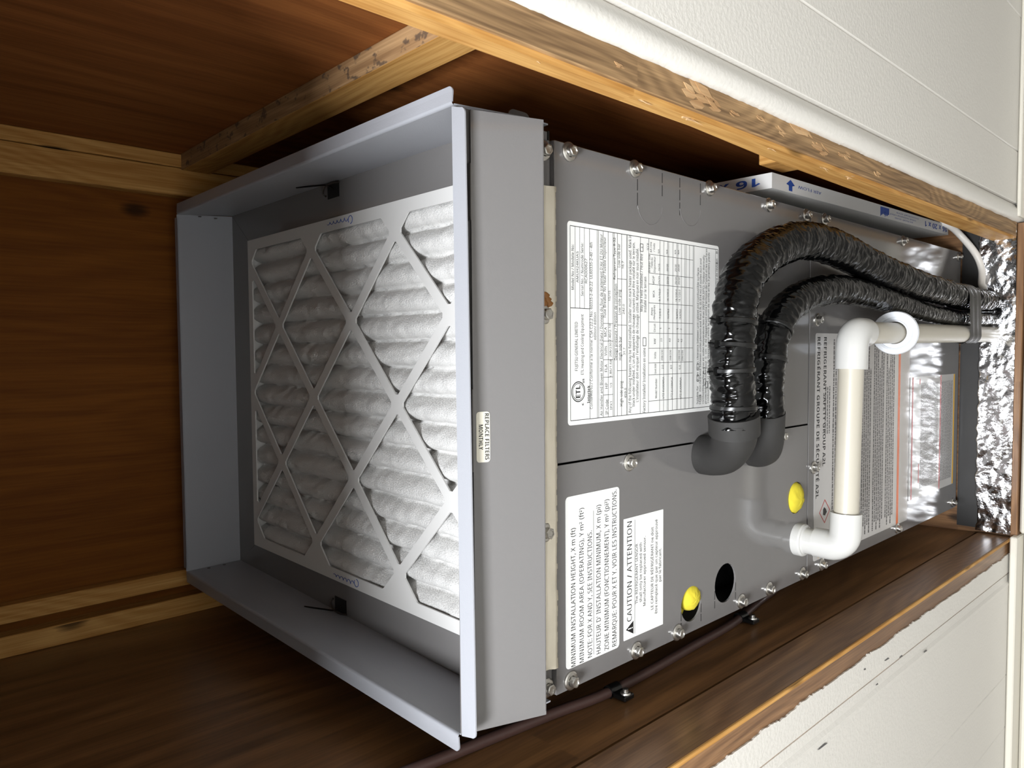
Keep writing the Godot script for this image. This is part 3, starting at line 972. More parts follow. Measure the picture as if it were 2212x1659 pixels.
func labels(t: Node3D) -> void:
	var zp := 0.0003
	var zi := 0.00042
	# rating plate
	var plate := obj("rating_label", paper(-0.0038, 0.1612, -0.0145, -0.2395, 0.00005), M.label_white, t, "white printed rating label with electrical table")
	words(NAMEPLATE_TEXT, zi, M.ink, plate)
	var st := mb()
	var L := 0.0
	var R := 0.1575
	var rows := [-0.0174, -0.0412, -0.0508, -0.0525, -0.0585, -0.0652, -0.0715, -0.073, -0.0774, -0.0833, -0.0902, -0.0915, -0.11, -0.1222, -0.1393, -0.1453, -0.1513, -0.153, -0.1597, -0.1662, -0.1678, -0.1736, -0.1795, -0.1815, -0.1872, -0.1934, -0.1952, -0.2336, -0.238]
	for y in rows:
		line_y(st, L, R, y, zi, 0.00022)
	for y in [-0.0233, -0.0289, -0.0346]:
		line_y(st, 0.0916, R, y, zi, 0.00018)
	line_x(st, L, -0.238, -0.0174, zi)
	line_x(st, R, -0.238, -0.0174, zi)
	line_x(st, 0.0916, -0.0412, -0.0174, zi)
	for x in [0.0191, 0.0342, 0.0491, 0.0649, 0.0799]:
		line_x(st, x, -0.0715, -0.0585, zi, 0.00018)
	for x in [0.0394, 0.0789, 0.1187]:
		line_x(st, x, -0.0902, -0.0774, zi, 0.00018)
	for x in [0.0105, 0.0344, 0.0453, 0.0587, 0.0723, 0.0825, 0.0997, 0.1167, 0.1266, 0.1436]:
		line_x(st, x, -0.1934, -0.1222, zi, 0.00018)
	box_outline(st, 0.0608, 0.0682, -0.1182, -0.1138, zi)
	box_outline(st, 0.1450, 0.1516, -0.1138, -0.1096, zi)
	line_x(st, 0.1440, -0.238, -0.2336, zi)
	for k in [[0.026, -0.2043], [0.037, -0.2043], [0.006, -0.2082], [0.022, -0.2161], [0.033, -0.2161], [0.019, -0.22]]:
		box_outline(st, k[0], k[0] + 0.006, k[1], k[1] + 0.0034, zi)
	obj("ruled_lines", st, M.ink, plate)
	# certification mark: double ring with three letters, then the laboratory's name
	st = mb()
	for r in [[0.0085, 0.0077], [0.0070, 0.0065]]:
		lathe(st, Vector3(0.0233, -0.0268, zi), Vector3.BACK, [[r[0], 0.0], [r[1], 0.0]], 40)
	obj("certification_ring", st, M.ink, plate)
	st = mb()
	text(st, "ETL", Vector3(0.0182, -0.0292, zi), Vector3.RIGHT, Vector3.UP, 0.0102, 0.0055, bold)
	text(st, "c", Vector3(0.0118, -0.0335, zi), Vector3.RIGHT, Vector3.UP, 0.002, 0.0028, bold)
	text(st, "us", Vector3(0.0302, -0.0342, zi), Vector3.RIGHT, Vector3.UP, 0.0036, 0.0028, bold)
	text(st, "Intertek", Vector3(0.0132, -0.0412, zi), Vector3.RIGHT, Vector3.UP, 0.0148, 0.0034, bold)
	text(st, "9700773", Vector3(0.0162, -0.0433, zi), Vector3.RIGHT, Vector3.UP, 0.0085, 0.0015)
	text(st, "FUJITSU GENERAL LIMITED", Vector3(0.0405, -0.0262, zi), Vector3.RIGHT, Vector3.UP, 0.0398, 0.0034)
	text(st, "ETL Heating and Cooling Equipment", Vector3(0.0372, -0.0335, zi), Vector3.RIGHT, Vector3.UP, 0.0495, 0.0034)
	obj("certification_mark", st, M.ink, plate)
	# installation height label
	var hl := obj("installation_label", paper(-0.205, -0.062, -0.0112, -0.0802, 0.00005, 0.0035), M.label_white, t, "white label on minimum installation height and room area")
	words(HEIGHT_TEXT, zi, M.ink, hl)
	st = mb()
	line_y(st, -0.2015, -0.078, -0.0455, zi, 0.0002)
	obj("ruled_line", st, M.ink, hl)
	# caution label
	var cl := obj("caution_label", paper(-0.2018, -0.0922, -0.0866, -0.1457, 0.00005, 0.0006), M.label_white, t, "white caution label about the refrigerant sensor")
	words(CAUTION_TEXT, zi, M.ink, cl)
	st = mb()
	line_y(st, -0.199, -0.095, -0.1022, zi, 0.0002)
	tri(st, Vector3(-0.1985, -0.1003, zi), Vector3(-0.1865, -0.1003, zi), Vector3(-0.1925, -0.0895, zi), Vector3.BACK)
	obj("warning_triangle", st, M.ink, cl)
	st = mb()
	bx(st, Vector3(-0.1930, -0.0972, zi), Vector3(-0.1920, -0.0925, zi + 0.0001))
	bx(st, Vector3(-0.1930, -0.0992, zi), Vector3(-0.1920, -0.0981, zi + 0.0001))
	obj("exclamation_mark", st, M.label_white, cl)
	# refrigerant safety label, stuck on upside down
	var sl := obj("refrigerant_label", paper(-0.2065, 0.0763, -0.461, -0.781, 0.00005, 0.003), M.label_grey, t, "large refrigerant safety label mounted upside down")
	st = mb()
	text(st, "REFRIGERANT SAFETY GROUP A2L", Vector3(0.0715, -0.4835, zi), Vector3.LEFT, Vector3.DOWN, 0.1615, 0.0078, bold)
	text(st, "RÉFRIGÉRANT GROUPE DE SÉCURITÉ A2L", Vector3(0.0715, -0.4655, zi), Vector3.LEFT, Vector3.DOWN, 0.2, 0.0078, bold)
	obj("lettering", st, M.ink, sl)
	st = mb()
	rng.seed = 91
	var y := -0.515
	var n := 0
	while y > -0.722:
		if n % 7 != 5:
			fine_print(st, -0.2 + 0.012 * (n % 2), 0.069 - (0.04 if n % 5 == 3 else 0.0), y, 0.0036, zi)
		y -= 0.0066
		n += 1
	for yy in [-0.491, -0.497, -0.503]:
		fine_print(st, -0.05, 0.01, yy, 0.0026, zi)
	obj("fine_print", st, M.grey_ink, sl)
	st = mb()
	line_y(st, -0.2064, 0.0762, -0.739, zi, 0.0042)
	obj("orange_stripe", st, M.orange_ink, sl)
	st = mb()
	for k in 4:
		var a := TAU * k / 4.0
		var b := TAU * (k + 1) / 4.0
		var c := Vector3(-0.148, -0.4915, zi)
		var pa := Vector3(cos(a), sin(a), 0) * 0.0155
		var pb := Vector3(cos(b), sin(b), 0) * 0.0155
		quad(st, c + pa, c + pb, c + pb * 0.88, c + pa * 0.88, Vector3.BACK)
	obj("hazard_diamond", st, M.red_ink, sl)
	st = mb()
	prism(st, [Vector3(-0.152, -0.487, zi), Vector3(-0.1535, -0.4925, zi), Vector3(-0.1495, -0.4975, zi), Vector3(-0.1455, -0.495, zi), Vector3(-0.1425, -0.49, zi), Vector3(-0.145, -0.487, zi)], Vector3(0, 0, 0.00005))
	obj("flame_sign", st, M.ink, sl)
	st = mb()
	tri(st, Vector3(-0.205, -0.474, zi), Vector3(-0.171, -0.474, zi), Vector3(-0.188, -0.505, zi), Vector3.BACK)
	obj("hazard_triangle", st, M.yellow_ink, sl)
	# second warning label lower down, slightly crooked
	var wl := obj("warning_label", paper(-0.178, 0.0125, -0.784, -0.9975, 0.0003, 0.0005), M.label_grey, t, "glossy warning label with red and yellow bars at the foot of the cabinet")
	st = mb()
	line_y(st, -0.1775, 0.012, -0.795, 0.00068, 0.0022)
	line_y(st, -0.1775, 0.012, -0.9245, 0.00068, 0.0026)
	for k in [[-0.155, -0.125], [0.0, 0.009]]:
		line_y(st, k[0], k[1], -0.826, 0.00068, 0.0018)
	obj("red_bars", st, M.red_ink, wl)
	st = mb()
	line_y(st, -0.1775, 0.012, -0.9935, 0.00068, 0.003)
	obj("yellow_bar", st, M.yellow_ink, wl)
	st = mb()
	for k in 26:
		fine_print(st, -0.165, 0.002, -0.835 - 0.0055 * k - (0.012 if k > 14 else 0.0), 0.0026, 0.00068)
	obj("fine_print", st, M.grey_ink, wl)

# ---------------------------------------------------------------- filter rack and filter

func filter_rack() -> void:
	var t := thing("filter_rack", "open grey sheet-metal filter rack on top of the air handler", "filter rack", Vector3(0, 0.03, -0.28))
	var top := 0.097
	var low := 0.027
	var st := mb()
	bx(st, Vector3(-0.2222, 0.0012, -0.0058), Vector3(0.2222, 0.026, -0.004), 0.0004)
	obj("neck", st, M.grey_paint, t)
	st = mb()
	for i in 90:
		var xa := lerpf(-0.2, 0.186, i / 90.0)
		var xb := lerpf(-0.2, 0.186, (i + 1) / 90.0)
		var f := func(x: float, v: float) -> Vector3:
			return Vector3(x, v, -0.0028 + 0.0007 * noise.get_noise_2d(x * 260.0, v * 400.0) + (0.003 if v < 0.002 else 0.0))
		var ys := [-0.0012 + 0.0012 * noise.get_noise_1d(xa * 1500.0), 0.0015, 0.006, 0.012, 0.018, 0.025]
		st.set_smooth_group(0)
		for k in 5:
			tri(st, f.call(xa, ys[k]), f.call(xb, ys[k]), f.call(xb, ys[k + 1]), Vector3.BACK)
			tri(st, f.call(xa, ys[k]), f.call(xb, ys[k + 1]), f.call(xa, ys[k + 1]), Vector3.BACK)
	obj("foil_tape", st, M.foil_tape, t, "creased shiny foil tape")
	var sm := hex_screw()
	for p in [[0.2161, 0.0077], [-0.218, 0.0067], [-0.0892, 0.0075], [0.0871, 0.0074]]:
		copy_at(sm, "screw", M.steel, t, Vector3(p[0] * 0.985, p[1] + 0.001, -0.004), p[0] * 21.0)
	st = mb()
	for k in 5:
		var c := Vector3(0.094 + 0.003 * (k % 3), 0.004 + 0.002 * k, -0.003)
		tube(st, [c, c + Vector3(0.002, 0.002, 0.001), c + Vector3(0.003, 0.003, 0.002)], func(q, _l, _a): return 0.0035 * (1.1 - q), 7)
	obj("sealant", st, M.caulk, t)
	# left and right walls, each folded outwards into a flange with a rounded front corner
	for s in [1, -1]:
		var xi := 0.2297 if s > 0 else -0.2212
		var xo := 0.2432 if s > 0 else -0.2352
		st = mb()
		var xr := 0.236 if s > 0 else -0.2205
		var xf := 0.2348 if s > 0 else -0.2285
		var h := top - 0.0022
		prism(st, [Vector3(xi, h, -0.5575), Vector3(xi, h, -0.0065), Vector3(xf, low, -0.0065), Vector3(xr, low, -0.5575)], Vector3(s * 0.0012, 0, 0))
		prism(st, [Vector3(xr, low, -0.5575), Vector3(xf, low, -0.0065), Vector3(xf, 0.0005, -0.0065), Vector3(xr, 0.0005, -0.5575)], Vector3(s * 0.0012, 0, 0))
		st.set_smooth_group(0)
		for k in 4:
			var a := PI / 2 * k / 4.0
			var b := PI / 2 * (k + 1) / 4.0
			var r := 0.0022
			var f := func(q: float, z: float) -> Vector3: return Vector3(xi + s * r * (1.0 - cos(q)), top - r + r * sin(q), z)
			tri(st, f.call(a, -0.5575), f.call(b, -0.5575), f.call(b, -0.0065), Vector3(-s, 1, 0))
			tri(st, f.call(a, -0.5575), f.call(b, -0.0065), f.call(a, -0.0065), Vector3(-s, 1, 0))
		st.set_smooth_group(-1)
		var pts := [Vector3(xi + s * 0.0022, top, -0.5575), Vector3(xi + s * 0.0022, top, -0.0065)]
		for k in 6:
			var a := PI / 2 * k / 5.0
			pts.append(Vector3(xo - s * 0.004 * (1.0 - sin(a)), top - 0.0006, -0.0065 - 0.004 * (1.0 - cos(a))))
		pts.append(Vector3(xo, top - 0.0006, -0.5575))
		prism(st, pts, Vector3(0, -0.0011, 0))
		obj("side_wall", st, M.pale_grey_paint, t)
	st = mb()
	prism(st, [Vector3(-0.2212, top, -0.5585), Vector3(0.2297, top, -0.5585), Vector3(0.236, low - 0.01, -0.5585), Vector3(-0.2205, low - 0.01, -0.5585)], Vector3(0, 0, 0.0012))
	bx(st, Vector3(-0.218, top - 0.001, -0.5655), Vector3(0.2265, top, -0.5573), 0.0003)
	obj("rear_wall", st, M.pale_grey_paint, t)
	# rivets in the corners
	for x in [[0.2297, -1.0], [-0.2212, 1.0]]:
		for y in [0.051, 0.071]:
			st = mb()
			lathe(st, Vector3(x[0], y, -0.551), Vector3(x[1], 0, 0), [[0.0022, 0.0], [0.0016, 0.001], [0.0, 0.0012]], 10)
			obj("rivet", st, M.zinc, t)
	# mitred ledge round the filter
	var X0 := -0.2212
	var X1 := 0.2297
	var F0 := -0.1905
	var F1 := 0.1985
	var ZB := -0.5573
	var ZF := -0.509
	var e := 0.0003
	for q in [[Vector3(0.236, low, ZB + e), Vector3(F1, low, ZF + e), Vector3(F1, low, -0.006), Vector3(0.2348, low, -0.006)], [Vector3(-0.2205, low, ZB + e), Vector3(F0, low, ZF + e), Vector3(F0, low, -0.006), Vector3(-0.2285, low, -0.006)], [Vector3(X0 + e, low, ZB), Vector3(0.236 - e, low, ZB), Vector3(F1 - e, low, ZF), Vector3(F0 + e, low, ZF)]]:
		st = mb()
		prism(st, q, Vector3(0, -0.0012, 0))
		obj("ledge", st, M.grey_paint, t)
	# tray added below, so that no light leaks through
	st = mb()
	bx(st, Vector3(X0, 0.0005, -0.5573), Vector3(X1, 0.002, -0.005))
	obj("light_block_tray", st, M.dark_metal, t)
	# spring clips; black slabs paint the shade inside their square notches
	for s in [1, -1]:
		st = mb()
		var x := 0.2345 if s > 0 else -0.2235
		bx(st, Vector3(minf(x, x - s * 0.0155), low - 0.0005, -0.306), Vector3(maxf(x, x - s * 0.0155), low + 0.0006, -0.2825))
		var clip := obj("notch_shade", st, M.opening_shade_black, t, "black slab painted as the shade inside a spring clip notch")
		st = mb()
		pipe(st, spline([Vector3(x - s * 0.007, low + 0.002, -0.29), Vector3(x - s * 0.003, low + 0.006, -0.297), Vector3(x - s * 0.0015, low + 0.011, -0.313), Vector3(x - s * 0.001, low + 0.021, -0.336)], 0.004), 0.0009, 8)
		obj("spring_wire", st, M.tie_black, clip)
		st = mb()
		pipe(st, spline([Vector3(x - s * 0.001, low + 0.001, -0.281), Vector3(x - s * 0.0015, low + 0.005, -0.29), Vector3(x - s * 0.004, low + 0.006, -0.302), Vector3(x - s * 0.009, low + 0.003, -0.311), Vector3(x - s * 0.012, low + 0.0015, -0.308)], 0.003), 0.0011, 8)
		obj("clip_edge", st, M.zinc, clip)
	# front flange, standing slightly askew, and the front wall behind it
	st = mb()
	var fl := [Vector3(0.2284, top, -0.0068)]
	for k in 6:
		var a := PI / 2 * k / 5.0
		fl.append(Vector3(0.2255 - 0.0045 * (1.0 - cos(a)), top, 0.0074 - 0.0045 * (1.0 - sin(a))))
	for k in 6:
		var a := PI / 2 * k / 5.0
		fl.append(Vector3(-0.2181 + 0.0045 * (1.0 - sin(a)), top, 0.0132 - 0.0045 * (1.0 - cos(a))))
	fl.append(Vector3(-0.2208, top, -0.0024))
	prism(st, fl, Vector3(0, -0.0011, 0))
	obj("front_flange", st, M.pale_grey_paint, t, "pale flange along the front of the rack")
	st = mb()
	bx(st, Vector3(-0.2205, 0.004, -0.0052), Vector3(0.2285, top - 0.001, -0.004), 0.0002)
	obj("front_wall", st, M.grey_paint, t)
	# outer front panel leaning out at the bottom
	st = mb()
	var xa := 0.2272
	var xb := -0.2208
	var p0 := Vector3(0, 0.0855, 0.0)
	var p1 := Vector3(0, 0.0305, 0.018)
	var n := Vector3(0, 0.018, 0.055).normalized() * -0.0011
	var q0 := [p0 + Vector3(xa, 0, 0), p1 + Vector3(xa, 0, 0), p1 + Vector3(xb, 0, 0), p0 + Vector3(xb, 0, 0)]
	prism(st, q0, n)
	prism(st, [p1 + Vector3(xa - 0.003, 0, 0), p1 + Vector3(xb + 0.003, 0, 0), p1 + Vector3(xb + 0.003, -0.0002, -0.012), p1 + Vector3(xa - 0.003, -0.0002, -0.012)], Vector3(0, 0.001, 0))
	var panel := obj("front_panel", st, M.grey_paint, t)
	# short tongues that join flange and panel
	for x in [[0.19, 0.15], [-0.13, -0.17], [0.03, -0.03]]:
		st = mb()
		bx(st, Vector3(x[1], 0.084, -0.004), Vector3(x[0], 0.0862, 0.0), 0.0002)
		obj("hinge_tongue", st, M.zinc, t)
	# sticker, upside down
	var down := (p1 - p0).normalized()
	var nn := Vector3(0, 0.018, 0.055).normalized()
	st = mb()
	var pts := []
	for k in 4:
		var c := Vector2(0.0135 - 0.0025 if k in [0, 3] else -0.0232 + 0.0025, 0.0022 + 0.0022 if k in [0, 1] else 0.0128 - 0.0022)
		for j in 5:
			var d := Vector2.from_angle(PI / 2 * k + PI / 8 * j)
			pts.append(p0 + Vector3(c.x + d.x * 0.0025, 0, 0) + down * (c.y - d.y * 0.0022) + nn * 0.0001)
	prism(st, pts, nn * 0.0002)
	var stick := obj("filter_sticker", st, M.sticker_cream, panel, "small cream sticker reading replace filters monthly")
	st = mb()
	text(st, "REPLACE FILTERS", p0 + Vector3(0.0122, 0, 0) + down * 0.0089 + nn * 0.0004, Vector3.LEFT, down, 0.0337, 0.0032, bold)
	text(st, "MONTHLY", p0 + Vector3(0.0042, 0, 0) + down * 0.0041 + nn * 0.0004, Vector3.LEFT, down, 0.0182, 0.0032, bold)
	var letters := obj("sticker_lettering", st, M.ink, panel)

func filter() -> void:
	var t := thing("pleated_air_filter", "white pleated air filter with diamond card lattice lying in the rack", "air filter", Vector3(0.004, 0.008, -0.265))
	var X0 := -0.19
	var X1 := 0.198
	var Z0 := -0.508
	var Z1 := -0.0075
	var Y := 0.0285
	# card frame: border with lattice of diamonds
	var st := mb()
	var put := func(p: Vector2) -> Vector3: return Vector3(p.x, Y, p.y)
	var bw := 0.0075
	var inner := rect(X0 + bw, Z0 + 0.006, X1 - bw, Z1 - 0.006)
	var hx := 0.0815
	var hz := 0.0815
	var cx := 0.007
	var cz := -0.262
	for i in range(-3, 4):
		for j in range(-4, 5):
			var odd: bool = posmod(i + j, 2) == 1
			if odd:
				continue
			var c := Vector2(cx + i * hx, cz + j * hz)
			var cell := PackedVector2Array([c + Vector2(hx, 0), c + Vector2(0, hz), c + Vector2(-hx, 0), c + Vector2(0, -hz)])
			var clip := Geometry2D.intersect_polygons(cell, inner)
			if clip.is_empty():
				continue
			var poly: PackedVector2Array = clip[0]
			var shrunk := Geometry2D.offset_polygon(poly, -0.0082, Geometry2D.JOIN_MITER)
			# cells cut by the side borders carry no bar along the border, so shift only from the bars
			if shrunk.is_empty() or absf(c.x - 0.004) > 0.2 or c.y > Z1 or c.y < Z0:
				fan(st, poly, put)
				continue
			var round_ := Geometry2D.offset_polygon(shrunk[0], 0.003, Geometry2D.JOIN_ROUND)
			var hole: PackedVector2Array = round_[0]
			ring(st, poly, hole, put, Vector3.UP, Vector3(0, -0.0016, 0))
	# border
	for q in [[X0, Z0, X1, Z0 + 0.006], [X0, Z1 - 0.006, X1, Z1], [X0, Z0 + 0.006, X0 + bw, Z1 - 0.006], [X1 - bw, Z0 + 0.006, X1, Z1 - 0.006]]:
		quad(st, put.call(Vector2(q[0], q[1])), put.call(Vector2(q[2], q[1])), put.call(Vector2(q[2], q[3])), put.call(Vector2(q[0], q[3])), Vector3.UP)
	for q in [[X0, Z0, X1, Z0, Vector3.FORWARD], [X0, Z1, X1, Z1, Vector3.BACK], [X0, Z0, X0, Z1, Vector3.LEFT], [X1, Z0, X1, Z1, Vector3.RIGHT]]:
		quad(st, Vector3(q[0], Y, q[1]), Vector3(q[2], Y, q[3]), Vector3(q[2], Y - 0.02, q[3]), Vector3(q[0], Y - 0.02, q[1]), q[4])
	obj("card_frame", st, M.card, t, "white card frame with diamond lattice")
	# pleated medium
	st = mb()
	st.set_smooth_group(0)
	var pleats := 15
	var nx := pleats * 12
	var nz := 150
	var grid := []
	for i in nx + 1:
		var col := []
		for j in nz + 1:
			var x := lerpf(X0 + 0.002, X1 - 0.002, float(i) / nx)
			var z := lerpf(Z0 + 0.002, Z1 - 0.002, float(j) / nz)
			var ph := fposmod(float(i) / 12.0 + 0.06 * noise.get_noise_2d(floorf(i / 12.0) * 40.0, z * 260.0), 1.0)
			var prof := pow(sin(PI * pow(ph, 0.8)), 0.62)
			var y := Y - 0.0195 + 0.0155 * prof
			y += 0.0005 * noise.get_noise_2d(z * 2600.0, x * 500.0 + 30.0) + 0.0011 * noise.get_noise_2d(x * 1500.0, z * 420.0) + 0.0009 * noise.get_noise_2d(x * 300.0 + 50.0, z * 900.0)
			col.append(Vector3(x + 0.0006 * noise.get_noise_2d(z * 900.0, x * 300.0), minf(y, Y - 0.001), z))
		grid.append(col)
	for i in nx:
		for j in nz:
			tri(st, grid[i][j], grid[i + 1][j], grid[i + 1][j + 1], Vector3.UP)
			tri(st, grid[i][j], grid[i + 1][j + 1], grid[i][j + 1], Vector3.UP)
	obj("pleated_medium", st, M.filter_media, t, "fluffy white pleated filter medium")
	# blue script printed along both side borders, half worn
	st = mb()
	for s in [[0.196, -1.0], [-0.1875, 1.0]]:
		var z0 := -0.305
		var path := []
		for k in 40:
			var u := k / 39.0
			path.append(Vector3(s[0] + s[1] * (0.003 + 0.0022 * sin(u * 34.0) * (1.0 - 0.4 * u)), Y + 0.0001, z0 + 0.04 * (1.0 - u) + 0.0012 * cos(u * 34.0)))
		pipe(st, path, 0.00035, 5)
		var big := []
		for k in 16:
			var a := TAU * k / 15.0 * 0.85
			big.append(Vector3(s[0] + s[1] * (0.0045 + 0.004 * cos(a)), Y + 0.0001, z0 + 0.046 + 0.004 * sin(a)))
		pipe(st, big, 0.0004, 5)
	obj("printed_script", st, M.blue_ink, t)

func fan(st: SurfaceTool, poly: PackedVector2Array, put: Callable) -> void:
	for i in range(1, poly.size() - 1):
		tri(st, put.call(poly[0]), put.call(poly[i]), put.call(poly[i + 1]), Vector3.UP)

func spare_filter() -> void:
	var t := thing("spare_air_filter", "spare boxed filter marked 16 x 20 x 1 wedged upright beside the cabinet", "air filter", Vector3(0.262, -1.02, -0.22))
	# leans very slightly: front edge runs from a to b
	var x0 := 0.2545
	var x1 := 0.2715
	var top := Vector3(0.0, -0.3665, -0.0095)
	var bot := Vector3(0.0, -1.02, -0.021)
	var dx := -0.0145   # the top stands closer to the cabinet
	var back := Vector3(0, 0, -0.395)
	var st := mb()
	var a := [Vector3(x0, 0, 0) + bot, Vector3(x1, 0, 0) + bot, Vector3(x1 + dx, 0, 0) + top, Vector3(x0 + dx - 0.0005, 0, 0) + top]
	prism(st, a, back)
	obj("carton_frame", st, M.card, t)
	var up: Vector3 = ((a[3] as Vector3) - (a[0] as Vector3)).normalized()
	var side := (Vector3.LEFT - up * Vector3.LEFT.dot(up)).normalized()
	var n := up.cross(side)
	var L: float = ((a[3] as Vector3) - (a[0] as Vector3)).length()
	var on := func(u: float, v: float) -> Vector3: return (a[1] as Vector3) + up * (u * L) + side * v + n * 0.0002
	st = mb()
	text(st, "16 x 20 x 1", on.call(0.012, 0.0045), up, side, 0.17 * L * 1.05, 0.0085, bold)
	obj("printed_size", st, M.blue_ink, t, "blue printed size")
	st = mb()
	for k in 3:
		text(st, ["nominal size", "Initial resistance rated filter", "Actual size"][k].to_lower(), on.call(0.24 + 0.02 * k, 0.0035 + 0.0042 * k), up, side, [0.1, 0.14, 0.08][k], 0.0022)
	obj("printed_words", st, M.blue_ink, t)
	st = mb()
	# arrow across the edge
	var c: Vector3 = on.call(0.93, 0.0085)
	var w := up * 0.011
	var h := side * -0.0065
	prism(st, [c - h, c - h + w * 0.4, c + h * 0.1 + w * 0.4, c + h * 0.1 + w, c + h, c + h * 0.1 - w, c + h * 0.1 - w * 0.4, c - h - w * 0.4], n * 0.0001)
	obj("printed_arrow", st, M.blue_ink, t)
	st = mb()
	text(st, "AIR FLOW", on.call(0.80, 0.006), up, side, 0.065, 0.0035)
	obj("printed_words", st, M.blue_ink, t)
	st = mb()
	# picture mark
	for k in 6:
		var q: Vector3 = on.call(0.44 + 0.009 * k, 0.002)
		prism(st, [q, q + up * 0.0048, q + up * 0.0048 + side * (0.0095 + 0.0022 * (k % 3)), q + side * (0.009 + 0.002 * (k % 2))], n * 0.0001)
	obj("printed_logo", st, M.blue_ink, t)
	st = mb()
	var ty: Vector3 = (a[2] as Vector3) + Vector3(-0.0035, 0.0002, -0.014)
	text(st, "16 x 20 x 1", ty, Vector3.FORWARD, Vector3.LEFT, 0.14, 0.0095, bold)
	obj("printed_size", st, M.blue_ink, t)

# ---------------------------------------------------------------- pipes and cables

func crinkle(r: float, s: float, fold: float) -> Callable:
	return func(_t: float, l: float, a: float) -> float:
		var f := noise.get_noise_3d(l * 2400.0 + s, cos(a) * 20.0, sin(a) * 20.0)
		var g := noise.get_noise_3d(l * 800.0 + s * 3.0, cos(a) * 36.0, sin(a) * 36.0)
		var fine := noise.get_noise_3d(l * 5200.0 + s, cos(a) * 60.0, sin(a) * 60.0)
		return r * (1.0 + fold * f + fold * 0.7 * g + fold * 0.35 * fine)

func zip_tie(at: Vector3, along: Vector3, r: float, head: float, parent: Node3D) -> void:
	var st := mb()
	lathe(st, at - along * 0.0022, along, [[r - 0.002, 0.0], [r, 0.0], [r + 0.0008, 0.0008], [r + 0.0008, 0.0038], [r, 0.0046], [r - 0.002, 0.0046]], 32)
	var side := along.cross(Vector3.BACK).normalized()
	var d := (side * cos(head) + along.cross(side).normalized() * sin(head)).normalized()
	var e := along.cross(d).normalized()
	var c := at + d * (r + 0.002)
	prism(st, [c - along * 0.0032 - d * 0.002 - e * 0.003, c + along * 0.0032 - d * 0.002 - e * 0.003, c + along * 0.0032 + d * 0.003 - e * 0.003, c - along * 0.0032 + d * 0.003 - e * 0.003], e * 0.006)
	pipe(st, [c + d * 0.002, c + d * 0.008 + e * 0.001], 0.001, 6)
	obj("zip_tie", st, M.tie_black, parent)

func near(path: Array, x: float, upto := 1.0) -> int:
	var best := 0
	for i in int(path.size() * upto):
		if absf(path[i].x - x) < absf(path[best].x - x):
			best = i
	return best

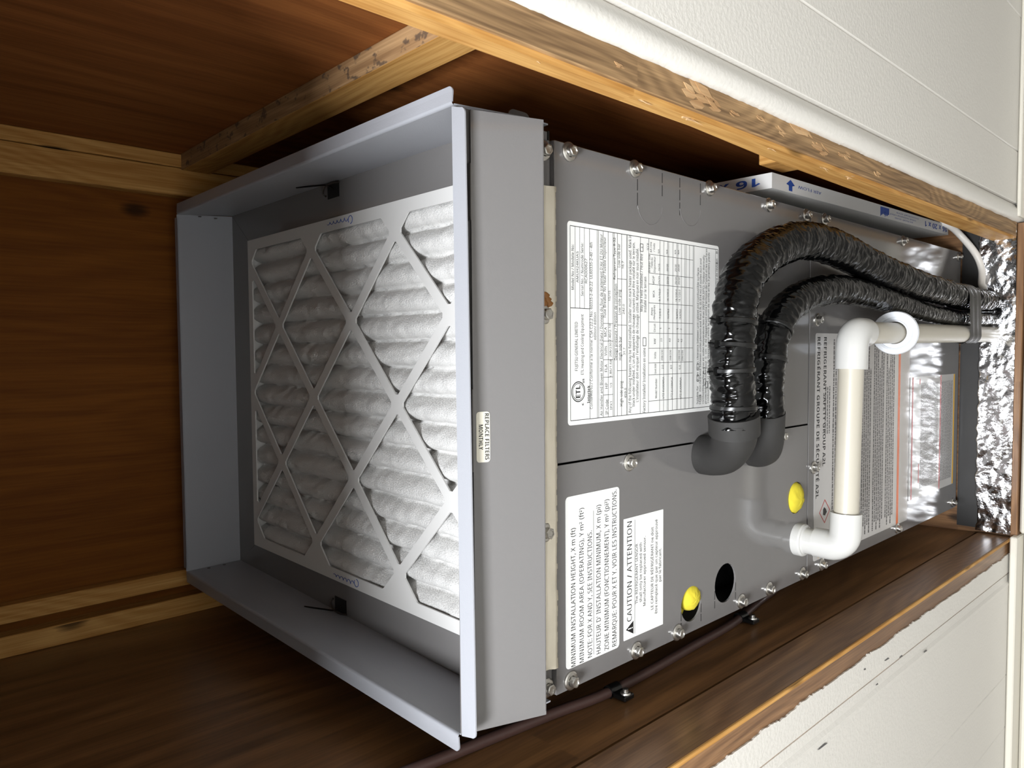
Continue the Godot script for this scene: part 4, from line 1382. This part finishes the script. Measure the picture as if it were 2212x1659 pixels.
func refrigerant_lines() -> void:
	# large suction line
	var t := thing("suction_line", "thick refrigerant line in shiny wrinkled black tape arching over the cabinet front", "pipe", Vector3(0.134, -1.02, 0.046))
	var path := spline([Vector3(-0.016, -0.1915, 0.046), Vector3(-0.001, -0.191, 0.046), Vector3(0.0163, -0.1907, 0.046), Vector3(0.04, -0.1875, 0.046), Vector3(0.0707, -0.19, 0.046), Vector3(0.0982, -0.1955, 0.045), Vector3(0.124, -0.211, 0.043), Vector3(0.1465, -0.248, 0.041), Vector3(0.1645, -0.298, 0.04), Vector3(0.173, -0.35, 0.04), Vector3(0.17, -0.42, 0.042), Vector3(0.157, -0.51, 0.045), Vector3(0.1445, -0.64, 0.047), Vector3(0.137, -0.79, 0.0475), Vector3(0.134, -0.9, 0.047), Vector3(0.135, -1.03, 0.0465)], 0.0015)
	var cr := crinkle(1.0, 11.0, 0.085)
	var st := mb()
	tube(st, path, func(q, l, a): return lerpf(0.0198, 0.0185, smoothstep(0.25, 0.75, q)) * cr.call(q, l, a) * (1.0 - 0.12 * smoothstep(0.86, 1.0, q)), 40)
	obj("tape_wrap", st, M.black_tape, t, "wrinkled black vinyl wrap")
	# foam elbow from the cabinet
	st = mb()
	var el := spline([Vector3(-0.047, -0.2115, -0.004), Vector3(-0.047, -0.2105, 0.013), Vector3(-0.0415, -0.205, 0.031), Vector3(-0.027, -0.1975, 0.043), Vector3(-0.008, -0.1915, 0.046)], 0.003)
	tube(st, el, func(q, l, a): return 0.0192 + 0.0022 * smoothstep(0.5, 1.0, q) + 0.0012 * noise.get_noise_3d(l * 120.0, cos(a) * 12.0, sin(a) * 12.0), 36)
	var foam := obj("foam_elbow", st, M.rubber_foam, t, "matt dark grey foam sleeve")
	st = mb()
	tube(st, [Vector3(-0.021, -0.1955, 0.0445), Vector3(-0.014, -0.1935, 0.0455), Vector3(-0.004, -0.191, 0.0462)], func(q, _l, a): return 0.0225 + 0.001 * sin(a * 2.0 + 0.6), 36)
	obj("foam_collar", st, M.rubber_foam, foam)
	for k in [[0.0035, 0.4], [0.038, 2.9], [0.06, 2.9], [0.0815, 2.9]]:
		var i := near(path, k[0], 0.3)
		zip_tie(path[i], (path[i + 1] - path[i - 1]).normalized(), 0.0208, k[1], t)
	# control wire showing between the two lines
	st = mb()
	pipe(st, spline([Vector3(0.117, -0.262, 0.026), Vector3(0.106, -0.262, 0.028), Vector3(0.088, -0.252, 0.029), Vector3(0.078, -0.247, 0.029)], 0.004), 0.0024, 10)
	obj("bare_wire", st, M.cable_white, t)
	st = mb()
	pipe(st, [Vector3(0.08, -0.2475, 0.0295), Vector3(0.056, -0.2405, 0.029)], 0.0022, 10)
	obj("red_wire", st, M.red_wire, t)
	# small liquid line
	var s := thing("liquid_line", "thinner refrigerant line in black tape running below the thick one", "pipe", Vector3(0.105, -1.02, 0.046))
	path = spline([Vector3(-0.014, -0.268, 0.039), Vector3(-0.0014, -0.2669, 0.04), Vector3(0.0132, -0.2648, 0.04), Vector3(0.0382, -0.267, 0.04), Vector3(0.0707, -0.277, 0.04), Vector3(0.094, -0.297, 0.04), Vector3(0.112, -0.338, 0.04), Vector3(0.1235, -0.405, 0.04), Vector3(0.1245, -0.48, 0.0405), Vector3(0.117, -0.59, 0.042), Vector3(0.106, -0.72, 0.044), Vector3(0.1025, -0.86, 0.046), Vector3(0.1045, -1.03, 0.046)], 0.0015)
	st = mb()
	cr = crinkle(1.0, 57.0, 0.085)
	tube(st, path, func(q, l, a): return lerpf(0.0165, 0.0115, smoothstep(0.25, 0.8, q)) * cr.call(q, l, a), 36)
	obj("tape_wrap", st, M.black_tape, s, "wrinkled black vinyl wrap")
	st = mb()
	el = spline([Vector3(-0.051, -0.309, -0.004), Vector3(-0.051, -0.304, 0.013), Vector3(-0.042, -0.287, 0.027), Vector3(-0.027, -0.2735, 0.0355), Vector3(-0.006, -0.2668, 0.0395)], 0.003)
	tube(st, el, func(q, l, a): return 0.0178 + 0.001 * noise.get_noise_3d(l * 120.0 + 9.0, cos(a) * 12.0, sin(a) * 12.0), 36)
	obj("foam_elbow", st, M.rubber_foam, s, "matt dark grey foam sleeve")
	for k in [[0.047, 2.9], [0.077, 2.9]]:
		var i := near(path, k[0], 0.35)
		zip_tie(path[i], (path[i + 1] - path[i - 1]).normalized(), 0.0175, k[1], s)
	# black tape binding the two lines and the drain together
	var b := thing("binding_tape", "black tape strap binding the drain pipe to both black lines", "tape", Vector3(0.105, -0.86, 0.046))
	st = mb()
	var loop := []
	var nrm := []
	for k in 49:
		var a := TAU * k / 48.0
		var d := Vector2(cos(a), sin(a))
		var best := -1.0
		var pick := Vector2.ZERO
		for c in [[0.1345, 0.047, 0.0192], [0.1035, 0.0455, 0.0145], [0.0785, 0.049, 0.0142]]:
			var h: float = d.dot(Vector2(c[0], c[1])) + c[2]
			if best < 0.0 or h > d.dot(pick):
				pick = Vector2(c[0], c[1]) + d * c[2]
				best = h
		loop.append(pick + d * 0.0006)
	for k in 48:
		for j in 5:
			var ya := -0.835 - 0.011 * j
			var yb := -0.835 - 0.011 * (j + 1)
			var w := 0.0008 * (j % 2)
			var w2 := 0.0008 * ((j + 1) % 2)
			var p: Vector2 = loop[k]
			var q: Vector2 = loop[k + 1]
			var mid := Vector2(0.105, 0.047)
			var sk := 0.35
			var f := func(v: Vector2, y: float, o: float) -> Vector3:
				var r := mid + (v - mid) * (1.0 + o * 25.0)
				return Vector3(r.x, y + (v.x - 0.105) * sk, r.y)
			quad(st, f.call(p, ya, w), f.call(q, ya, w), f.call(q, yb, w2), f.call(p, yb, w2), Vector3(p.x - 0.105, 0, p.y - 0.047))
	obj("strap", st, M.strap_black, b)

func drain_pipe() -> void:
	var t := thing("drain_pipe", "white plastic condensate drain pipe with two elbows in front of the cabinet", "pipe", Vector3(0.0796, -1.02, 0.0466))
	var r := 0.0135
	var P := Vector3(-0.17, -0.418, 0.0)
	var E1 := Vector3(-0.17, -0.42, 0.056)
	var E2 := Vector3(0.0755, -0.43, 0.056)
	var st := mb()
	lathe(st, P, Vector3.BACK, [[0.0, 0.0], [0.0192, 0.0], [0.0192, 0.0085], [0.0178, 0.0105], [0.0165, 0.0107], [0.0152, 0.012], [0.0152, 0.022]], 36)
	obj("adapter", st, M.pvc_white, t)
	st = mb()
	pipe(st, [P + Vector3(0, 0, 0.008), P + Vector3(0, -0.001, 0.03)], r, 28)
	obj("stub", st, M.pvc_ivory, t)
	# elbow from the stub into the cross run
	st = mb()
	var bend := [E1 + Vector3(0, 0, -0.034)]
	for k in 9:
		var a := PI / 2 * k / 8.0
		bend.append(E1 + Vector3(0.018 * (1.0 - cos(a)), 0, -0.018 + 0.018 * sin(a)))
	bend.append(E1 + Vector3(0.04, -0.001, 0))
	tube(st, bend, func(_q, _l, _a): return 0.0172, 32)
	obj("elbow", st, M.pvc_white, t, "glossy white elbow fitting")
	st = mb()
	pipe(st, [E1 + Vector3(0.036, -0.001, 0), E2 + Vector3(-0.03, 0.001, 0)], r, 28)
	obj("cross_run", st, M.pvc_ivory, t, "ivory drain pipe")
	st = mb()
	bend = [E2 + Vector3(-0.042, 0.0012, 0)]
	for k in 9:
		var a := PI / 2 * k / 8.0
		bend.append(E2 + Vector3(-0.018 + 0.018 * sin(a), -0.018 + 0.018 * cos(a), 0))
	bend.append(E2 + Vector3(0, -0.034, -0.0006))
	tube(st, bend, func(_q, _l, _a): return 0.0172, 32)
	obj("elbow", st, M.pvc_white, t)
	st = mb()
	pipe(st, [E2 + Vector3(0, -0.03, -0.0005), Vector3(0.0796, -1.03, 0.0466)], r * 0.97, 28)
	obj("down_pipe", st, M.pvc_ivory, t, "ivory drain pipe")
	# loose white collar ring half-way down
	st = mb()
	var c := Vector3(0.0765, -0.566, 0.0542)
	lathe(st, c, Vector3(0.0, 1.0, 0.12), [[0.0142, -0.004], [0.0142, 0.004], [0.0158, 0.0045], [0.0162, 0.002], [0.0192, 0.002], [0.0196, 0.004], [0.022, 0.0055], [0.0265, 0.0045], [0.0275, 0.001], [0.0265, -0.003], [0.02, -0.004], [0.0142, -0.004]], 44)
	obj("collar_ring", st, M.plastic_white, t, "white plastic collar ring")

func cables() -> void:
	var t := thing("white_cable", "white cable curling from the spare filter into the foil", "cable", Vector3(0.18, -1.02, 0.033))
	var st := mb()
	pipe(st, spline([Vector3(0.2775, -0.985, -0.032), Vector3(0.2665, -0.991, -0.0115), Vector3(0.2455, -0.99, 0.008), Vector3(0.216, -1.012, 0.024), Vector3(0.19, -1.017, 0.032), Vector3(0.164, -1.01, 0.0345), Vector3(0.158, -1.03, 0.0345)], 0.004), 0.0055, 16)
	obj("sheath", st, M.cable_white, t)
	t = thing("thermostat_wire", "thin brown wire clipped along the left plywood wall", "wire", Vector3(-0.265, -1.02, -0.17))
	st = mb()
	var path := []
	for q in spline([Vector3(0, 0.38, -0.09), Vector3(0, 0.23, -0.065), Vector3(0, 0.1034, -0.05), Vector3(0, -0.025, -0.0363), Vector3(0, -0.1084, -0.0265), Vector3(0, -0.25, -0.0327), Vector3(0, -0.34, -0.038), Vector3(0, -0.43, -0.054), Vector3(0, -0.52, -0.07), Vector3(0, -0.8, -0.14), Vector3(0, -1.03, -0.18)], 0.012):
		path.append(Vector3(-0.2595 - (0.0285 - q.z) * 0.032, q.y, q.z))
	pipe(st, path, 0.0048, 12)
	obj("sheath", st, M.wire_brown, t)
	for p in [[-0.1045, -0.0268], [-0.362, -0.041]]:
		var c := Vector3(-0.2612, p[0], p[1])
		st = mb()
		lathe(st, c + Vector3(0, 0.007, 0), Vector3.DOWN, [[0.0042, 0.0], [0.0062, 0.0], [0.0062, 0.014], [0.0042, 0.014]], 16)
		bx(st, c + Vector3(-0.003, -0.007, 0.003), c + Vector3(0.002, 0.007, 0.02), 0.001)
		var clip := obj("cable_clip", st, M.tie_black, t, "black cable clip")
		st = mb()
		lathe(st, c + Vector3(0.002, 0, 0.015), Vector3.RIGHT, [[0.005, 0.0], [0.0045, 0.0015], [0.0026, 0.0018], [0.0026, 0.0045], [0.0, 0.0048]], 12)
		obj("clip_screw", st, M.steel, clip)

func foil_floor() -> void:
	var t := thing("foil_duct_board", "crumpled silver foil covering the floor in front of the cabinet", "foil", Vector3(0.0, -1.03, 0.053))
	var st := mb()
	st.set_smooth_group(0)
	var nx := 200
	var nz := 24
	var f := func(i: int, j: int) -> Vector3:
		var x := lerpf(-0.258, 0.262, float(i) / nx)
		var near_edge := 0.0265 + 0.0035 * noise.get_noise_1d(x * 700.0) + 0.006 * smoothstep(0.12, 0.2, x) * 0.0
		if x < -0.2:
			near_edge += 0.002
		var z := lerpf(near_edge, 0.0812, float(j) / nz)
		var y := -1.0215 + 0.0022 * noise.get_noise_2d(x * 420.0, z * 600.0) + 0.0009 * noise.get_noise_2d(x * 1300.0 + 80.0, z * 1500.0)
		if j == 0:
			y -= 0.011
		y += 0.006 * smoothstep(0.14, 0.22, x)
		return Vector3(x, y, z)
	for i in nx:
		for j in nz:
			tri(st, f.call(i, j), f.call(i + 1, j), f.call(i + 1, j + 1), Vector3.UP)
			tri(st, f.call(i, j), f.call(i + 1, j + 1), f.call(i, j + 1), Vector3.UP)
	obj("foil_sheet", st, M.foil, t)
	st = mb()
	bx(st, Vector3(-0.255, -1.034, 0.0), Vector3(0.258, -1.026, 0.078))
	obj("base_pan", st, M.dark_metal, t, "dark metal pan edge under the foil")

func ceiling_light() -> void:
	var t := thing("ceiling_light", "square white flush ceiling lamp in front of the closet", "lamp", LAMP)
	var st := mb()
	bx(st, LAMP + Vector3(-0.2, -0.02, -0.2), LAMP + Vector3(0.2, 0.02, 0.2), 0.006)
	obj("housing", st, M.plastic_white, t)
	st = mb()
	bx(st, LAMP + Vector3(-0.18, -0.026, -0.18), LAMP + Vector3(0.18, -0.0205, 0.18), 0.002)
	obj("diffuser", st, M.lamp_glow, t)
	var l := AreaLight3D.new()
	l.name = "lamp_light"
	l.area_size = Vector2(0.34, 0.34)
	l.light_energy = LAMP_ENERGY
	l.light_color = Color(0.965, 0.98, 1.0)
	l.area_range = 8.0
	l.shadow_enabled = true
	t.add_child(l)
	l.position = Vector3(0, -0.032, 0)
	l.rotation.x = -PI / 2
